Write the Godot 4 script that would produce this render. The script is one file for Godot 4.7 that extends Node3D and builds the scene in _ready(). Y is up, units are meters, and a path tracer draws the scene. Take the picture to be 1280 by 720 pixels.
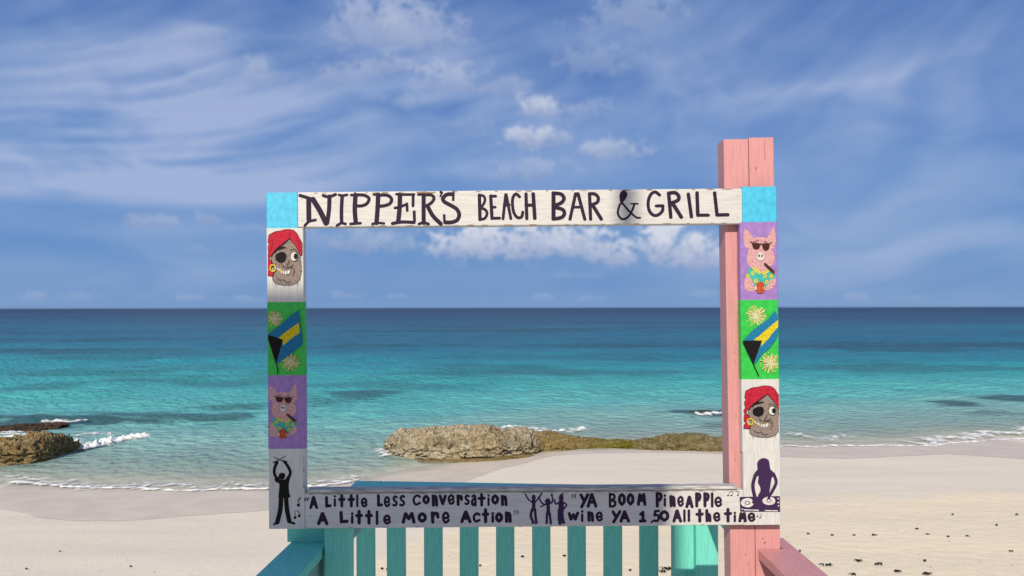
extends Node3D
# A painted picture frame on a beach deck, looking out to sea.  World: y up, sea level 0, camera looks along -z.
# Pixel coordinates of the photograph (1280 x 720) give directions; distances come from lumber sizes, rails and the beach.

const EYE := 6.5
const ROLL := 0.00175
const HORIZON := 385.0
const FRAME_D := 2.85

var noise_cache := {}
var rng := RandomNumberGenerator.new()
var M := {}
var shore_x := PackedFloat32Array()
var shore_d := PackedFloat32Array()

# ------------------------------------------------------------------ scene
func _ready() -> void:
	var cam := Camera3D.new()
	cam.name = "camera"
	cam.projection = Camera3D.PROJECTION_FRUSTUM
	cam.near = 0.1
	cam.far = 40000.0
	cam.size = 0.72 * 0.1
	cam.frustum_offset = Vector2(0, (HORIZON - 360.0) / 1000.0 * 0.1)
	cam.position = Vector3(0, EYE, 0)
	cam.rotation.z = -ROLL
	add_child(cam)
	cam.current = true
	var env := Environment.new()
	env.background_mode = Environment.BG_SKY
	env.tonemap_mode = Environment.TONE_MAPPER_LINEAR
	env.tonemap_exposure = 1.0
	env.sdfgi_enabled = true
	env.ssao_enabled = true
	env.ssil_enabled = true
	var sky_mat := PanoramaSkyMaterial.new()
	sky_mat.panorama = ImageTexture.create_from_image(sky_image())
	var sky := Sky.new()
	sky.sky_material = sky_mat
	env.sky = sky
	var we := WorldEnvironment.new()
	we.name = "world_environment"
	we.environment = env
	add_child(we)
	var sun := DirectionalLight3D.new()
	sun.name = "sun"
	sun.light_energy = 1.6
	sun.light_color = Color(1.0, 0.945, 0.855)
	sun.light_angular_distance = 0.53
	sun.shadow_enabled = true
	add_child(sun)
	var el := deg_to_rad(33.5)
	var az := deg_to_rad(14.0)
	sun.look_at_from_position(Vector3(-sin(az) * cos(el), sin(el), cos(az) * cos(el)) * 50.0, Vector3.ZERO)

	shore_x = PackedFloat32Array([-300, -60, -25, -17, -8.8, -6.0, -3.8, -1.3, 0.0, 3.0, 8.0, 13.0, 18.8, 24.0, 40.0, 300.0])
	shore_d = PackedFloat32Array([34, 31, 29.2, 28.6, 28.3, 29.3, 31.6, 33.8, 34.6, 36.0, 36.6, 37.2, 37.6, 39.4, 41.0, 44.0])
	make_materials()
	build_beach()
	build_wet_sand()
	build_sea()
	build_rocks()
	build_deck()
	build_railings()
	build_shade_sign()
	build_frame()
	build_foam()
	build_seaweed()

# ------------------------------------------------------------------ helpers
func lin(r: float, g: float, b: float) -> Color:
	return Color(r, g, b).linear_to_srgb()

func fnl(key: String, freq: float, octaves := 4, type := FastNoiseLite.TYPE_SIMPLEX_SMOOTH, seed_value := 1, fractal := FastNoiseLite.FRACTAL_FBM) -> FastNoiseLite:
	if noise_cache.has(key):
		return noise_cache[key]
	var n := FastNoiseLite.new()
	n.noise_type = type
	n.seed = seed_value
	n.frequency = freq
	n.fractal_type = fractal
	n.fractal_octaves = octaves
	noise_cache[key] = n
	return n

func at(px: float, py: float, depth: float) -> Vector3:
	# the point seen at that pixel at that depth (metres along the view axis)
	var u := (px - 640.0) / 1000.0
	var v := (HORIZON - py) / 1000.0
	return Vector3((u + v * ROLL) * depth, EYE + (v - u * ROLL) * depth, -depth)

func on_level(px: float, py: float, y: float) -> Vector3:
	var p := at(px, py, 1.0)
	var k := EYE - p.y
	return at(px, py, (EYE - y) / k)

func on_sand(px: float, py: float) -> Vector3:
	var y := 0.5
	var p := Vector3.ZERO
	for i in 30:
		p = on_level(px, py, y)
		y = lerpf(y, ground_height(p.x, -p.z), 0.6)
	return p

func numbered(called: String) -> String:
	if not has_node(NodePath(called)):
		return called
	var k := 1
	while has_node(NodePath("%s_%03d" % [called, k])):
		k += 1
	return "%s_%03d" % [called, k]

func tag(o: Node, label: String, category: String, group := "", kind := "") -> void:
	if label:
		o.set_meta("label", label)
	if category:
		o.set_meta("category", category)
	if group:
		o.set_meta("group", group)
	if kind:
		o.set_meta("kind", kind)

func thing(called: String, label: String, category: String, where := Vector3.ZERO, group := "") -> Node3D:
	var o := Node3D.new()
	o.name = numbered(called)
	add_child(o)
	o.position = where
	tag(o, label, category, group)
	return o

func put(mesh: Mesh, called: String, mat: Material, parent: Node = self) -> MeshInstance3D:
	var o := MeshInstance3D.new()
	o.mesh = mesh
	o.material_override = mat
	o.name = numbered(called) if parent == self else called
	parent.add_child(o, true)
	return o

func array_mesh(v: PackedVector3Array, n: PackedVector3Array, idx: PackedInt32Array, uv = null, col = null) -> ArrayMesh:
	var a := []
	a.resize(Mesh.ARRAY_MAX)
	a[Mesh.ARRAY_VERTEX] = v
	a[Mesh.ARRAY_NORMAL] = n
	a[Mesh.ARRAY_INDEX] = idx
	if uv != null:
		a[Mesh.ARRAY_TEX_UV] = uv
	if col != null:
		a[Mesh.ARRAY_COLOR] = col
	var m := ArrayMesh.new()
	m.add_surface_from_arrays(Mesh.PRIMITIVE_TRIANGLES, a)
	return m

func grid_mesh(v: PackedVector3Array, rows: int, cols: int, col = null, uv = null, keep = null) -> ArrayMesh:
	# v is rows x cols; the normal of the sheet is (next row - this) x (next col - this), turned up where flat
	var n := PackedVector3Array()
	n.resize(v.size())
	for r in rows:
		var r0 := maxi(r - 1, 0) * cols
		var r1 := mini(r + 1, rows - 1) * cols
		for c in cols:
			var c0 := maxi(c - 1, 0)
			var c1 := mini(c + 1, cols - 1)
			n[r * cols + c] = (v[r * cols + c1] - v[r * cols + c0]).cross(v[r1 + c] - v[r0 + c]).normalized()
	var idx := PackedInt32Array()
	for r in rows - 1:
		for c in cols - 1:
			var a := r * cols + c
			if keep != null and not (keep[a] or keep[a + 1] or keep[a + cols] or keep[a + cols + 1]):
				continue
			idx.append_array([a, a + cols, a + 1, a + 1, a + cols, a + cols + 1])
	return array_mesh(v, n, idx, uv, col)

# ------------------------------------------------------------------ boards
var board_cache := {}

func board_mesh(l: float, w: float, t: float, ch: float, caps := true) -> ArrayMesh:
	# a length of sawn timber along x, w across y, t across z, long edges eased by ch
	var key := "%.4f %.4f %.4f %.4f %s" % [l, w, t, ch, caps]
	if board_cache.has(key):
		return board_cache[key]
	var prof := PackedVector2Array()
	var hw := w / 2.0
	var ht := t / 2.0
	for q in [[hw, ht, 0], [-hw, ht, 1], [-hw, -ht, 2], [hw, -ht, 3]]:
		var sy := signf(q[0])
		var sz := signf(q[1])
		for k in 4:
			var ang: float = PI / 2.0 * (k / 3.0)
			var cy := cos(ang)
			var cz := sin(ang)
			if q[2] % 2 == 1:
				var sw := cy
				cy = cz
				cz = sw
			prof.append(Vector2(sy * (hw - ch + ch * cy), sz * (ht - ch + ch * cz)))
	var v := PackedVector3Array()
	var n := PackedVector3Array()
	var uv := PackedVector2Array()
	var idx := PackedInt32Array()
	var count := prof.size()
	var per := 0.0
	for i in count + 1:
		var p := prof[i % count]
		if i > 0:
			per += p.distance_to(prof[i - 1])
		var corner: Vector2 = Vector2(signf(p.x) * (hw - ch), signf(p.y) * (ht - ch))
		var nn := (p - corner).normalized()
		for s in 2:
			v.append(Vector3((s - 0.5) * l, p.x, p.y))
			n.append(Vector3(0, nn.x, nn.y))
			uv.append(Vector2(s * l, per))
	for i in count:
		var a := i * 2
		idx.append_array([a, a + 1, a + 2, a + 2, a + 1, a + 3])
	if caps:
		for s in 2:
			var b := v.size()
			for i in count:
				v.append(Vector3((s - 0.5) * l, prof[i].x, prof[i].y))
				n.append(Vector3(s * 2 - 1, 0, 0))
				uv.append(prof[i])
			for i in range(1, count - 1):
				if s == 0:
					idx.append_array([b, b + i, b + i + 1])
				else:
					idx.append_array([b, b + i + 1, b + i])
	board_cache[key] = array_mesh(v, n, idx, uv)
	return board_cache[key]

func board(parent: Node, called: String, a: Vector3, b: Vector3, across: Vector3, w: float, t: float, mat: Material, ch := 0.004, caps := true) -> MeshInstance3D:
	# timber whose centre line runs from a to b, with its width along across
	var x := (b - a).normalized()
	var y := (across - x * across.dot(x)).normalized()
	var z := x.cross(y)
	var o := put(board_mesh(a.distance_to(b), w, t, ch, caps), called, mat, parent)
	o.transform = Transform3D(Basis(x, y, z), (a + b) / 2.0 - (parent.position if parent != self else Vector3.ZERO))
	return o

# ------------------------------------------------------------------ flat paint
func smooth_line(pts: Array, closed := false, steps := 6) -> PackedVector2Array:
	var out := PackedVector2Array()
	var n := pts.size()
	if n < 3:
		for p in pts:
			out.append(Vector2(p[0], p[1]))
		return out
	var last := n if closed else n - 1
	for i in last:
		var p0 := vec(pts[(i - 1 + n) % n] if closed or i > 0 else pts[0])
		var p1 := vec(pts[i])
		var p2 := vec(pts[(i + 1) % n])
		var p3 := vec(pts[(i + 2) % n] if closed or i + 2 < n else pts[n - 1])
		for k in steps:
			out.append(p1.cubic_interpolate(p2, p0, p3, k / float(steps)))
	if not closed:
		out.append(vec(pts[n - 1]))
	return out

func vec(p) -> Vector2:
	return Vector2(p[0], p[1])

func stroke(pts: Array, w: float, curved := true) -> PackedVector2Array:
	var line: PackedVector2Array = smooth_line(pts) if curved else PackedVector2Array(pts.map(vec))
	if line.size() == 2 and line[0].distance_to(line[1]) < 0.01:
		line[1] += Vector2(0.02, 0)
	var best := PackedVector2Array()
	for poly in Geometry2D.offset_polyline(line, w / 2.0, Geometry2D.JOIN_ROUND, Geometry2D.END_ROUND):
		if not Geometry2D.is_polygon_clockwise(poly) and poly.size() > best.size():
			best = poly
	return best

func oval(cx: float, cy: float, rx: float, ry: float, n := 20, wob := 0.03) -> PackedVector2Array:
	var out := PackedVector2Array()
	for i in n:
		var a := TAU * i / n
		var r := 1.0 + wob * sin(a * 3.0 + cx)
		out.append(Vector2(cx + cos(a) * rx * r, cy + sin(a) * ry * r))
	return out

func ring(cx: float, cy: float, rx: float, ry: float, w: float) -> Array:
	var a := []
	var b := []
	for i in 9:
		a.append([cx + cos(PI * i / 8.0) * rx, cy + sin(PI * i / 8.0) * ry])
		b.append([cx + cos(PI + PI * i / 8.0) * rx, cy + sin(PI + PI * i / 8.0) * ry])
	return [stroke(a, w), stroke(b, w)]

class Paint:
	# paint laid on the frame's front: polygons in photo pixels, each a fraction of a millimetre above the one below
	var host
	var parent: Node3D
	var origin := Vector2.ZERO
	var scale := Vector2.ONE
	var lift := 0.0003
	var depth := 2.85
	var root_at := Vector3.ZERO
	var limits := []
	func px(p: Vector2) -> Vector2:
		return origin + p * scale
	func lay(called: String, polys: Array, mat: Material) -> MeshInstance3D:
		var v := PackedVector3Array()
		var n := PackedVector3Array()
		var uv := PackedVector2Array()
		var idx := PackedInt32Array()
		var cut := []
		for poly in polys:
			if limits.is_empty():
				cut.append(poly)
				continue
			var a0 := (Vector2(limits[0], -9999) - origin) / scale
			var b0 := (Vector2(limits[1], 9999) - origin) / scale
			cut.append_array(Geometry2D.intersect_polygons(poly, PackedVector2Array([a0, Vector2(b0.x, a0.y), b0, Vector2(a0.x, b0.y)])))
		for poly in cut:
			var q: PackedVector2Array = poly
			if q.size() < 3:
				continue
			var tris := Geometry2D.triangulate_polygon(q)
			if tris.is_empty():
				q = Geometry2D.convex_hull(q)
				q.remove_at(q.size() - 1)
				tris = Geometry2D.triangulate_polygon(q)
			var base := v.size()
			for p in q:
				var s := px(p)
				var w: Vector3 = host.at(s.x, s.y, depth)
				w.z += lift
				v.append(w - root_at)
				n.append(Vector3(0, 0, 1))
				uv.append(Vector2(w.x, w.y))
			for i in range(0, tris.size(), 3):
				var a := base + tris[i]
				var b := base + tris[i + 1]
				var c := base + tris[i + 2]
				if (v[c] - v[a]).cross(v[b] - v[a]).z > 0:
					idx.append_array([a, b, c])
				else:
					idx.append_array([a, c, b])
			lift += 0.00006
		lift += 0.0001
		var m: Mesh = host.array_mesh(v, n, idx, uv)
		var o: MeshInstance3D = host.put(m, called, mat, parent)
		o.transform = parent.transform.affine_inverse()      # the points are already in the frame's own axes
		return o
	func each(called: String, polys: Array, mat: Material) -> void:
		for q in polys:
			lay(called, [q], mat)

# ------------------------------------------------------------------ textures and materials
func noise_image(size: int, freq: float, octaves: int, seed_value: int, lo: float, hi: float, type := FastNoiseLite.TYPE_SIMPLEX_SMOOTH) -> Image:
	var n := FastNoiseLite.new()
	n.noise_type = type
	n.seed = seed_value
	n.frequency = freq
	n.fractal_octaves = octaves
	var src := n.get_seamless_image(size, size)
	src.convert(Image.FORMAT_L8)
	var d := src.get_data()
	for i in d.size():
		d[i] = int(255.0 * (lo + (hi - lo) * d[i] / 255.0))
	return Image.create_from_data(size, size, false, Image.FORMAT_L8, d)

func tex(img: Image) -> ImageTexture:
	return ImageTexture.create_from_image(img)

func paint_material(color: Color, grain: Texture2D, relief: Texture2D, rough := 0.5, relief_cm := 0.018, scale := Vector3(0.7, 9.0, 1)) -> StandardMaterial3D:
	var m := StandardMaterial3D.new()
	m.albedo_color = color
	m.albedo_texture = grain
	m.roughness = rough
	m.uv1_scale = scale
	if relief:
		m.heightmap_enabled = true
		m.heightmap_texture = relief
		m.heightmap_scale = relief_cm
	return m

func make_materials() -> void:
	var grain := tex(noise_image(512, 0.02, 5, 3, 0.89, 1.0))
	var relief := tex(noise_image(512, 0.035, 4, 8, 0.0, 1.0))
	M.grain = grain
	M.white = paint_material(lin(0.535, 0.54, 0.53), grain, relief)
	M.teal = paint_material(lin(0.155, 0.60, 0.515), grain, relief, 0.55)
	M.teal.metallic_specular = 0.35
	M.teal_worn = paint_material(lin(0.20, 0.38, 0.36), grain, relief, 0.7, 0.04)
	M.pink = paint_material(lin(0.565, 0.262, 0.262), grain, relief, 0.45)
	M.weathered = paint_material(lin(0.66, 0.65, 0.63), tex(noise_image(512, 0.03, 5, 5, 0.5, 1.0)), relief, 0.8, 0.04)
	M.deck = paint_material(lin(0.68, 0.61, 0.50), grain, relief, 0.8, 0.06)
	M.wall = paint_material(lin(0.70, 0.40, 0.36), grain, relief, 0.6)
	var blotch := tex(noise_image(256, 0.03, 4, 21, 0.72, 1.0))
	M.blotch = blotch
	M.soft = tex(noise_image(256, 0.012, 4, 23, 0.93, 1.0))
	var blotch_soft := tex(noise_image(256, 0.025, 4, 22, 0.86, 1.0))
	for k in {"cyan": [0.05, 0.46, 0.70], "green": [0.015, 0.46, 0.05], "purple": [0.29, 0.165, 0.46]}:
		var c = {"cyan": [0.05, 0.46, 0.70], "green": [0.015, 0.46, 0.05], "purple": [0.29, 0.165, 0.46]}[k]
		M[k] = paint_material(lin(c[0], c[1], c[2]), blotch_soft, relief, 0.45, 0.012, Vector3(5, 6, 1))
	var plain := {
		"ink": [0.030, 0.015, 0.038], "black": [0.008, 0.007, 0.009], "red": [0.50, 0.018, 0.045], "skin": [0.28, 0.225, 0.20], "skin_dark": [0.17, 0.125, 0.11], "eye_white": [0.68, 0.68, 0.66],
		"gold": [0.62, 0.45, 0.04], "pig": [0.66, 0.37, 0.38], "snout": [0.68, 0.66, 0.64], "shirt": [0.06, 0.48, 0.42], "flower": [0.62, 0.58, 0.08],
		"mug": [0.52, 0.09, 0.025], "cigar": [0.06, 0.02, 0.015], "ember": [0.5, 0.03, 0.03], "flag_blue": [0.015, 0.19, 0.38], "flag_yellow": [0.68, 0.56, 0.02],
		"spark": [0.60, 0.54, 0.12], "spark_pale": [0.62, 0.62, 0.36], "violet": [0.05, 0.022, 0.085], "bare_wood": [0.34, 0.22, 0.14], "grey_wood": [0.20, 0.17, 0.165],
	}
	for k in plain:
		var c: Array = plain[k]
		M[k] = paint_material(lin(c[0], c[1], c[2]), blotch, null, 0.6, 0.0, Vector3(14, 14, 1))
		M[k].metallic_specular = 0.25

# ------------------------------------------------------------------ sky
func sky_image() -> Image:
	var W := 2048
	var H := 1024
	var d := PackedFloat32Array()
	d.resize(W * H * 3)
	var ramp_el := [0.0, 1.5, 4.0, 8.0, 13.0, 18.0, 24.0, 40.0, 90.0]
	var ramp := [Color8(120, 154, 200), Color8(107, 146, 197), Color8(101, 144, 198), Color8(95, 138, 198), Color8(85, 126, 190), Color8(73, 112, 178), Color8(63, 101, 169), Color8(54, 90, 162), Color8(48, 80, 150)]
	var veil := fnl("veil", 0.55, 5, FastNoiseLite.TYPE_SIMPLEX_SMOOTH, 11)
	var streak := fnl("streak", 1.0, 5, FastNoiseLite.TYPE_SIMPLEX_SMOOTH, 27)
	var puff := fnl("puff", 0.30, 4, FastNoiseLite.TYPE_SIMPLEX_SMOOTH, 5)
	var puff2 := fnl("puff2", 0.75, 4, FastNoiseLite.TYPE_SIMPLEX_SMOOTH, 9)
	# veils of thin high cloud: centre px, py, radii, amount
	var veils := [[255, 110, 190, 120, 0.78], [60, 190, 220, 80, 0.56], [250, 235, 260, 40, 0.30], [520, 60, 160, 90, 0.35], [640, 215, 260, 60, 0.22], [1130, 170, 300, 150, 0.36],
		[860, 60, 260, 70, 0.25], [1050, 320, 260, 50, 0.28], [180, 345, 260, 22, 0.30], [500, 130, 260, 30, 0.30], [980, 120, 220, 40, 0.22], [90, 40, 150, 60, 0.12], [365, 25, 60, 60, -0.28], [170, 262, 160, 14, -0.4]]
	# cumulus: px, py, rx, ry, density, whiteness
	var cums := [
		[600, 309, 60, 32, 1.0, 0.74], [650, 305, 66, 34, 1.0, 0.77], [705, 303, 58, 30, 1.0, 0.74], [745, 316, 55, 20, 1.0, 0.58], [565, 312, 40, 18, 0.9, 0.6],
		[820, 308, 34, 28, 1.0, 0.8], [775, 322, 30, 18, 0.95, 0.72], [862, 316, 58, 30, 1.0, 0.77], [905, 324, 52, 24, 1.0, 0.72], [945, 330, 30, 12, 0.7, 0.6],
		[455, 302, 42, 22, 0.6, 0.42], [495, 305, 38, 18, 0.5, 0.42], [400, 300, 40, 16, 0.35, 0.4],
		[678, 135, 36, 20, 0.85, 0.68], [656, 173, 38, 20, 0.85, 0.66], [700, 172, 26, 13, 0.6, 0.55], [735, 145, 40, 20, 0.45, 0.35], [762, 190, 46, 16, 0.7, 0.55], [665, 215, 50, 20, 0.5, 0.5],
		[565, 98, 46, 22, 0.7, 0.50], [470, 35, 60, 42, 0.68, 0.42], [525, 40, 60, 40, 0.62, 0.42], [430, 96, 46, 20, 0.55, 0.38], [485, 82, 40, 18, 0.55, 0.4], [325, 92, 28, 16, 0.6, 0.4], [250, 50, 46, 16, 0.4, 0.3],
		[515, 127, 36, 13, 0.45, 0.4], [640, 112, 34, 16, 0.4, 0.4], [790, 20, 70, 34, 0.55, 0.36], [745, 80, 50, 28, 0.42, 0.34], [600, 160, 34, 14, 0.3, 0.3],
		[195, 277, 46, 11, 0.65, 0.35], [255, 274, 24, 9, 0.5, 0.3], [310, 286, 26, 7, 0.4, 0.3], [250, 312, 24, 5, 0.3, 0.35], [720, 345, 34, 5, 0.25, 0.4]]
	for i in 46:      # little clouds along the horizon, all the way round
		cums.append([-900 + i * 70 + (i * 37) % 41, 369.0 + (i * 13) % 6, 16 + (i * 7) % 15, 3.4 + (i * 5) % 3, 0.26 if i % 3 else 0.1, 0.55])
	var items := []
	for c in cums:
		var az := atan((c[0] - 640.0) / 1000.0)
		var el := atan((HORIZON - c[1]) / 1000.0 * cos(az))
		items.append([rad_to_deg(az), rad_to_deg(el), c[2] * 0.0573 * cos(az), c[3] * 0.0573, c[4], c[5]])
	rng.seed = 77
	for i in 120:      # extra clouds to the sides and behind, added out of view as fill light
		var a := rng.randf_range(42, 318)
		var e := rng.randf_range(3, 44)
		for k in 3:
			items.append([a + rng.randf_range(-3, 3), e + rng.randf_range(-0.4, 0.4), rng.randf_range(1.4, 4.0), rng.randf_range(0.7, 1.5), rng.randf_range(0.4, 0.9), rng.randf_range(0.4, 0.7)])
	var veil_items := []
	for c in veils:
		var az := atan((c[0] - 640.0) / 1000.0)
		veil_items.append([rad_to_deg(az), rad_to_deg(atan((HORIZON - c[1]) / 1000.0 * cos(az))), c[2] * 0.0573, c[3] * 0.0573, c[4]])
	var by_col := {}
	for it in items:
		var lo := int(floor((it[0] - it[2] * 1.6) / 4.0))
		var hi := int(floor((it[0] + it[2] * 1.6) / 4.0))
		for b in range(lo, hi + 1):
			var key := posmod(b, 90)
			if not by_col.has(key):
				by_col[key] = []
			by_col[key].append(it)
	var cloud_lit := Color8(216, 219, 231)
	var cloud_dim := Color8(134, 154, 196)
	var haze := Color8(172, 186, 219)
	var fibre := fnl("fibre", 1.0, 5, FastNoiseLite.TYPE_SIMPLEX_SMOOTH, 63)
	for r in H / 2:
		var el := 90.0 - (r + 0.5) * 180.0 / H
		var k := 0
		while k < ramp_el.size() - 2 and el > ramp_el[k + 1]:
			k += 1
		var base: Color = ramp[k].lerp(ramp[k + 1], clampf((el - ramp_el[k]) / (ramp_el[k + 1] - ramp_el[k]), 0, 1))
		var sin_el := sin(deg_to_rad(el))
		var cos_el := cos(deg_to_rad(el))
		for c in W:
			var az := wrapf((c + 0.5) * 360.0 / W, -180.0, 180.0)
			var dir := Vector3(sin(deg_to_rad(az)) * cos_el, sin_el, -cos(deg_to_rad(az)) * cos_el)
			var px := dir.x / (sin_el + 0.11)
			var pz := dir.z / (sin_el + 0.11)
			# thin streaky veil
			var warp := veil.get_noise_2d(az * 0.035 + 3.0, el * 0.07) * 0.9
			var s := streak.get_noise_2d(az * 0.045 + warp, el * 0.10 + warp * 0.8)
			var lean := 0.10 + 0.30 * smoothstep(5.0, 18.0, el)
			var cover := 0.78 + 0.30 * veil.get_noise_2d(px * 0.35 + 40.0, pz * 0.5)  # veil thickened outside the view to brighten the shaded boards
			if absf(az) < 50.0 and el < 40.0:
				var placed := 0.0
				for b in veil_items:
					var q: float = ((az - b[0]) / b[2]) ** 2 + ((el - b[1]) / b[3]) ** 2
					if q < 4.0:
						placed += b[4] * exp(-q * 1.1)
				cover = (cover - 0.36) * 0.2 + placed
			var fb := fibre.get_noise_2d((az + el * lean) * 0.07 + warp * 0.6, (el - az * lean) * 0.55 + warp * 1.6)
			var v := clampf(cover * (0.92 + 0.9 * s + 0.42 * fb) + 0.05 * s * smoothstep(0.0, 6.0, el), 0.0, 0.85)
			var col := base.lerp(haze, v)
			# heaped clouds
			var near: Array = by_col.get(posmod(int(floor(az / 4.0)), 90), [])
			var dens := 0.0
			var lit := 0.0
			var wsum := 0.0
			if near.size() and el < 45.0:
				var n1 := puff.get_noise_2d(az * 1.5, el * 2.1)
				var n2 := 0.55 - 1.9 * absf(puff2.get_noise_2d(az * 1.4, el * 1.7))
				for it in near:
					var da: float = wrapf(az - it[0], -180.0, 180.0) / it[2]
					var de: float = (el - it[1]) / it[3]
					if de < 0.0:
						de *= 1.5
					var q := 1.0 - sqrt(da * da + de * de) + (n1 * 0.75 + n2 * 0.42 - 0.05)
					var f: float = smoothstep(-0.08, 0.55, q) * it[4]
					if f > 0.0:
						dens = 1.0 - (1.0 - dens) * (1.0 - f)
						var up := clampf(0.40 + 0.72 * de + 0.25 * n1 + 0.40 * n2, 0.0, 1.0)
						lit += f * it[5] * (0.25 + 1.05 * up)
						wsum += f
			if wsum > 0.0:
				col = col.lerp(cloud_dim.lerp(cloud_lit, clampf(lit / wsum, 0, 1)), clampf(dens, 0, 0.95))
			var o := (r * W + c) * 3
			var l := col.srgb_to_linear()
			d[o] = l.r
			d[o + 1] = l.g
			d[o + 2] = l.b
	var under := Color8(70, 105, 140).srgb_to_linear()
	for i in range(W * H / 2, W * H):
		d[i * 3] = under.r
		d[i * 3 + 1] = under.g
		d[i * 3 + 2] = under.b
	return Image.create_from_data(W, H, false, Image.FORMAT_RGBF, d.to_byte_array())

# ------------------------------------------------------------------ beach and sea
func lookup(xs: PackedFloat32Array, ys: PackedFloat32Array, x: float) -> float:
	if x <= xs[0]:
		return ys[0]
	for i in range(1, xs.size()):
		if x < xs[i]:
			var t := (x - xs[i - 1]) / (xs[i] - xs[i - 1])
			t = t * t * (3.0 - 2.0 * t)
			return lerpf(ys[i - 1], ys[i], t)
	return ys[ys.size() - 1]

func shore(x: float) -> float:
	# distance from the camera's foot, along the view, at which the sand meets the sea
	return lookup(shore_x, shore_d, x)

func ground_height(x: float, d: float) -> float:
	var s := shore(x)
	var o := s - d
	var h := 0.07 * o
	if o < 0.0:
		h = -water_depth(x, d)
	if d < 13.0:
		h = minf(h + 0.0162 * (13.0 - maxf(d, -2.0)) ** 2, 4.1)
	return h

func build_beach() -> void:
	var xs := PackedFloat32Array()
	var x := -400.0
	while x < 400.0:
		xs.append(x)
		x += 0.13 if absf(x) < 26.0 else maxf(0.3, (absf(x) - 24.0) * 0.15)
	var ds := PackedFloat32Array()
	var d := -140.0
	while d < 190.0:
		ds.append(d)
		d += 0.09 if d > 14.0 and d < 43.0 else (6.0 if d < -12.0 else 0.5 if d < 50.0 else 8.0)
	var big := fnl("dune", 0.16, 3, FastNoiseLite.TYPE_SIMPLEX_SMOOTH, 31)
	var small := fnl("trod", 2.6, 3, FastNoiseLite.TYPE_SIMPLEX_SMOOTH, 32)
	var edge := fnl("tide", 0.22, 4, FastNoiseLite.TYPE_SIMPLEX_SMOOTH, 33)
	var fleck := fnl("fleck", 3.0, 3, FastNoiseLite.TYPE_SIMPLEX_SMOOTH, 34)
	var v := PackedVector3Array()
	var uv := PackedVector2Array()
	var col := PackedColorArray()
	var loose := Color(0.82, 0.71, 0.52)
	var smooth_sand := Color(0.755, 0.68, 0.555)
	for dd in ds:
		for xx in xs:
			var h := ground_height(xx, dd)
			var o := shore(xx) - dd
			var trodden := smoothstep(-0.35, 0.35, o - 14.0 - xx * -0.06 + 1.3 * edge.get_noise_2d(xx, dd * 2.0))
			if xx < 0.0:
				trodden *= 0.25 + 0.75 * smoothstep(-0.25, 0.3, edge.get_noise_2d(xx * 0.6 + 30.0, dd) + 0.12 * (o - 10.0))
			var b := big.get_noise_2d(xx * 0.6, dd * 1.4)
			var s := small.get_noise_2d(xx, dd)
			if o > 0.0:
				h += minf(o, 3.0) / 3.0 * (0.035 * b + 0.003 * s + trodden * 0.010 * s)
			v.append(Vector3(xx, h, -dd))
			uv.append(Vector2(xx, dd) * 0.5)
			var f := fleck.get_noise_2d(xx, dd * 1.6)
			var c := smooth_sand.lerp(loose, trodden)
			c = c * (1.0 + 0.05 * f + 0.05 * b)
			c.a = 1.0
			col.append(c)
	var m := StandardMaterial3D.new()
	m.vertex_color_use_as_albedo = true
	m.albedo_texture = tex(noise_image(512, 0.06, 5, 41, 0.92, 1.0))
	m.roughness = 0.95
	m.metallic_specular = 0.2
	m.heightmap_enabled = true
	m.heightmap_texture = tex(noise_image(512, 0.03, 5, 42, 0.0, 1.0))
	m.heightmap_scale = 0.4
	var g := put(grid_mesh(v, ds.size(), xs.size(), col, uv), "sand_beach", m)
	tag(g, "pale pink cream sand beach sloping down to the sea", "beach", "", "structure")

func strip_between(near: Array, far: Array, lift: float, called: String, mat: Material, samples := 500, across := 26, wob := 0.0) -> MeshInstance3D:
	# a sheet laid on the sand between two lines of world points
	var v := PackedVector3Array()
	var uv := PackedVector2Array()
	var nz := fnl("stripedge", 0.5, 4, FastNoiseLite.TYPE_SIMPLEX_SMOOTH, 35)
	for r in across + 1:
		for i in samples:
			var t := i / (samples - 1.0)
			var a := along(near, t)
			var b := along(far, t)
			a.y += wob * nz.get_noise_1d(a.x)
			var p := b.lerp(a, r / float(across))
			var h := ground_height(p.x, p.y)
			var o := shore(p.x) - p.y
			if o > 0.0:
				h += minf(o, 3.0) / 3.0 * 0.035 * fnl("dune", 0.16).get_noise_2d(p.x * 0.6, p.y * 1.4)
			v.append(Vector3(p.x, h + lift, -p.y))
			uv.append(p * 0.5)
	var cols := samples
	var n := PackedVector3Array()
	n.resize(v.size())
	n.fill(Vector3.UP)
	var idx := PackedInt32Array()
	for r in across:
		for c in cols - 1:
			var a := r * cols + c
			idx.append_array([a, a + 1, a + cols, a + 1, a + cols + 1, a + cols])
	return put(array_mesh(v, n, idx, uv), called, mat)

func along(line: Array, t: float) -> Vector2:
	var f := t * (line.size() - 1)
	var i := mini(int(f), line.size() - 2)
	var u := f - i
	var p0: Vector2 = line[maxi(i - 1, 0)]
	var p3: Vector2 = line[mini(i + 2, line.size() - 1)]
	return line[i].cubic_interpolate(line[i + 1], p0, p3, u)

func sand_line(px: Array) -> Array:
	var out := []
	for p in px:
		var w := on_sand(p[0], p[1])
		out.append(Vector2(w.x, -w.z))
	return out

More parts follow.
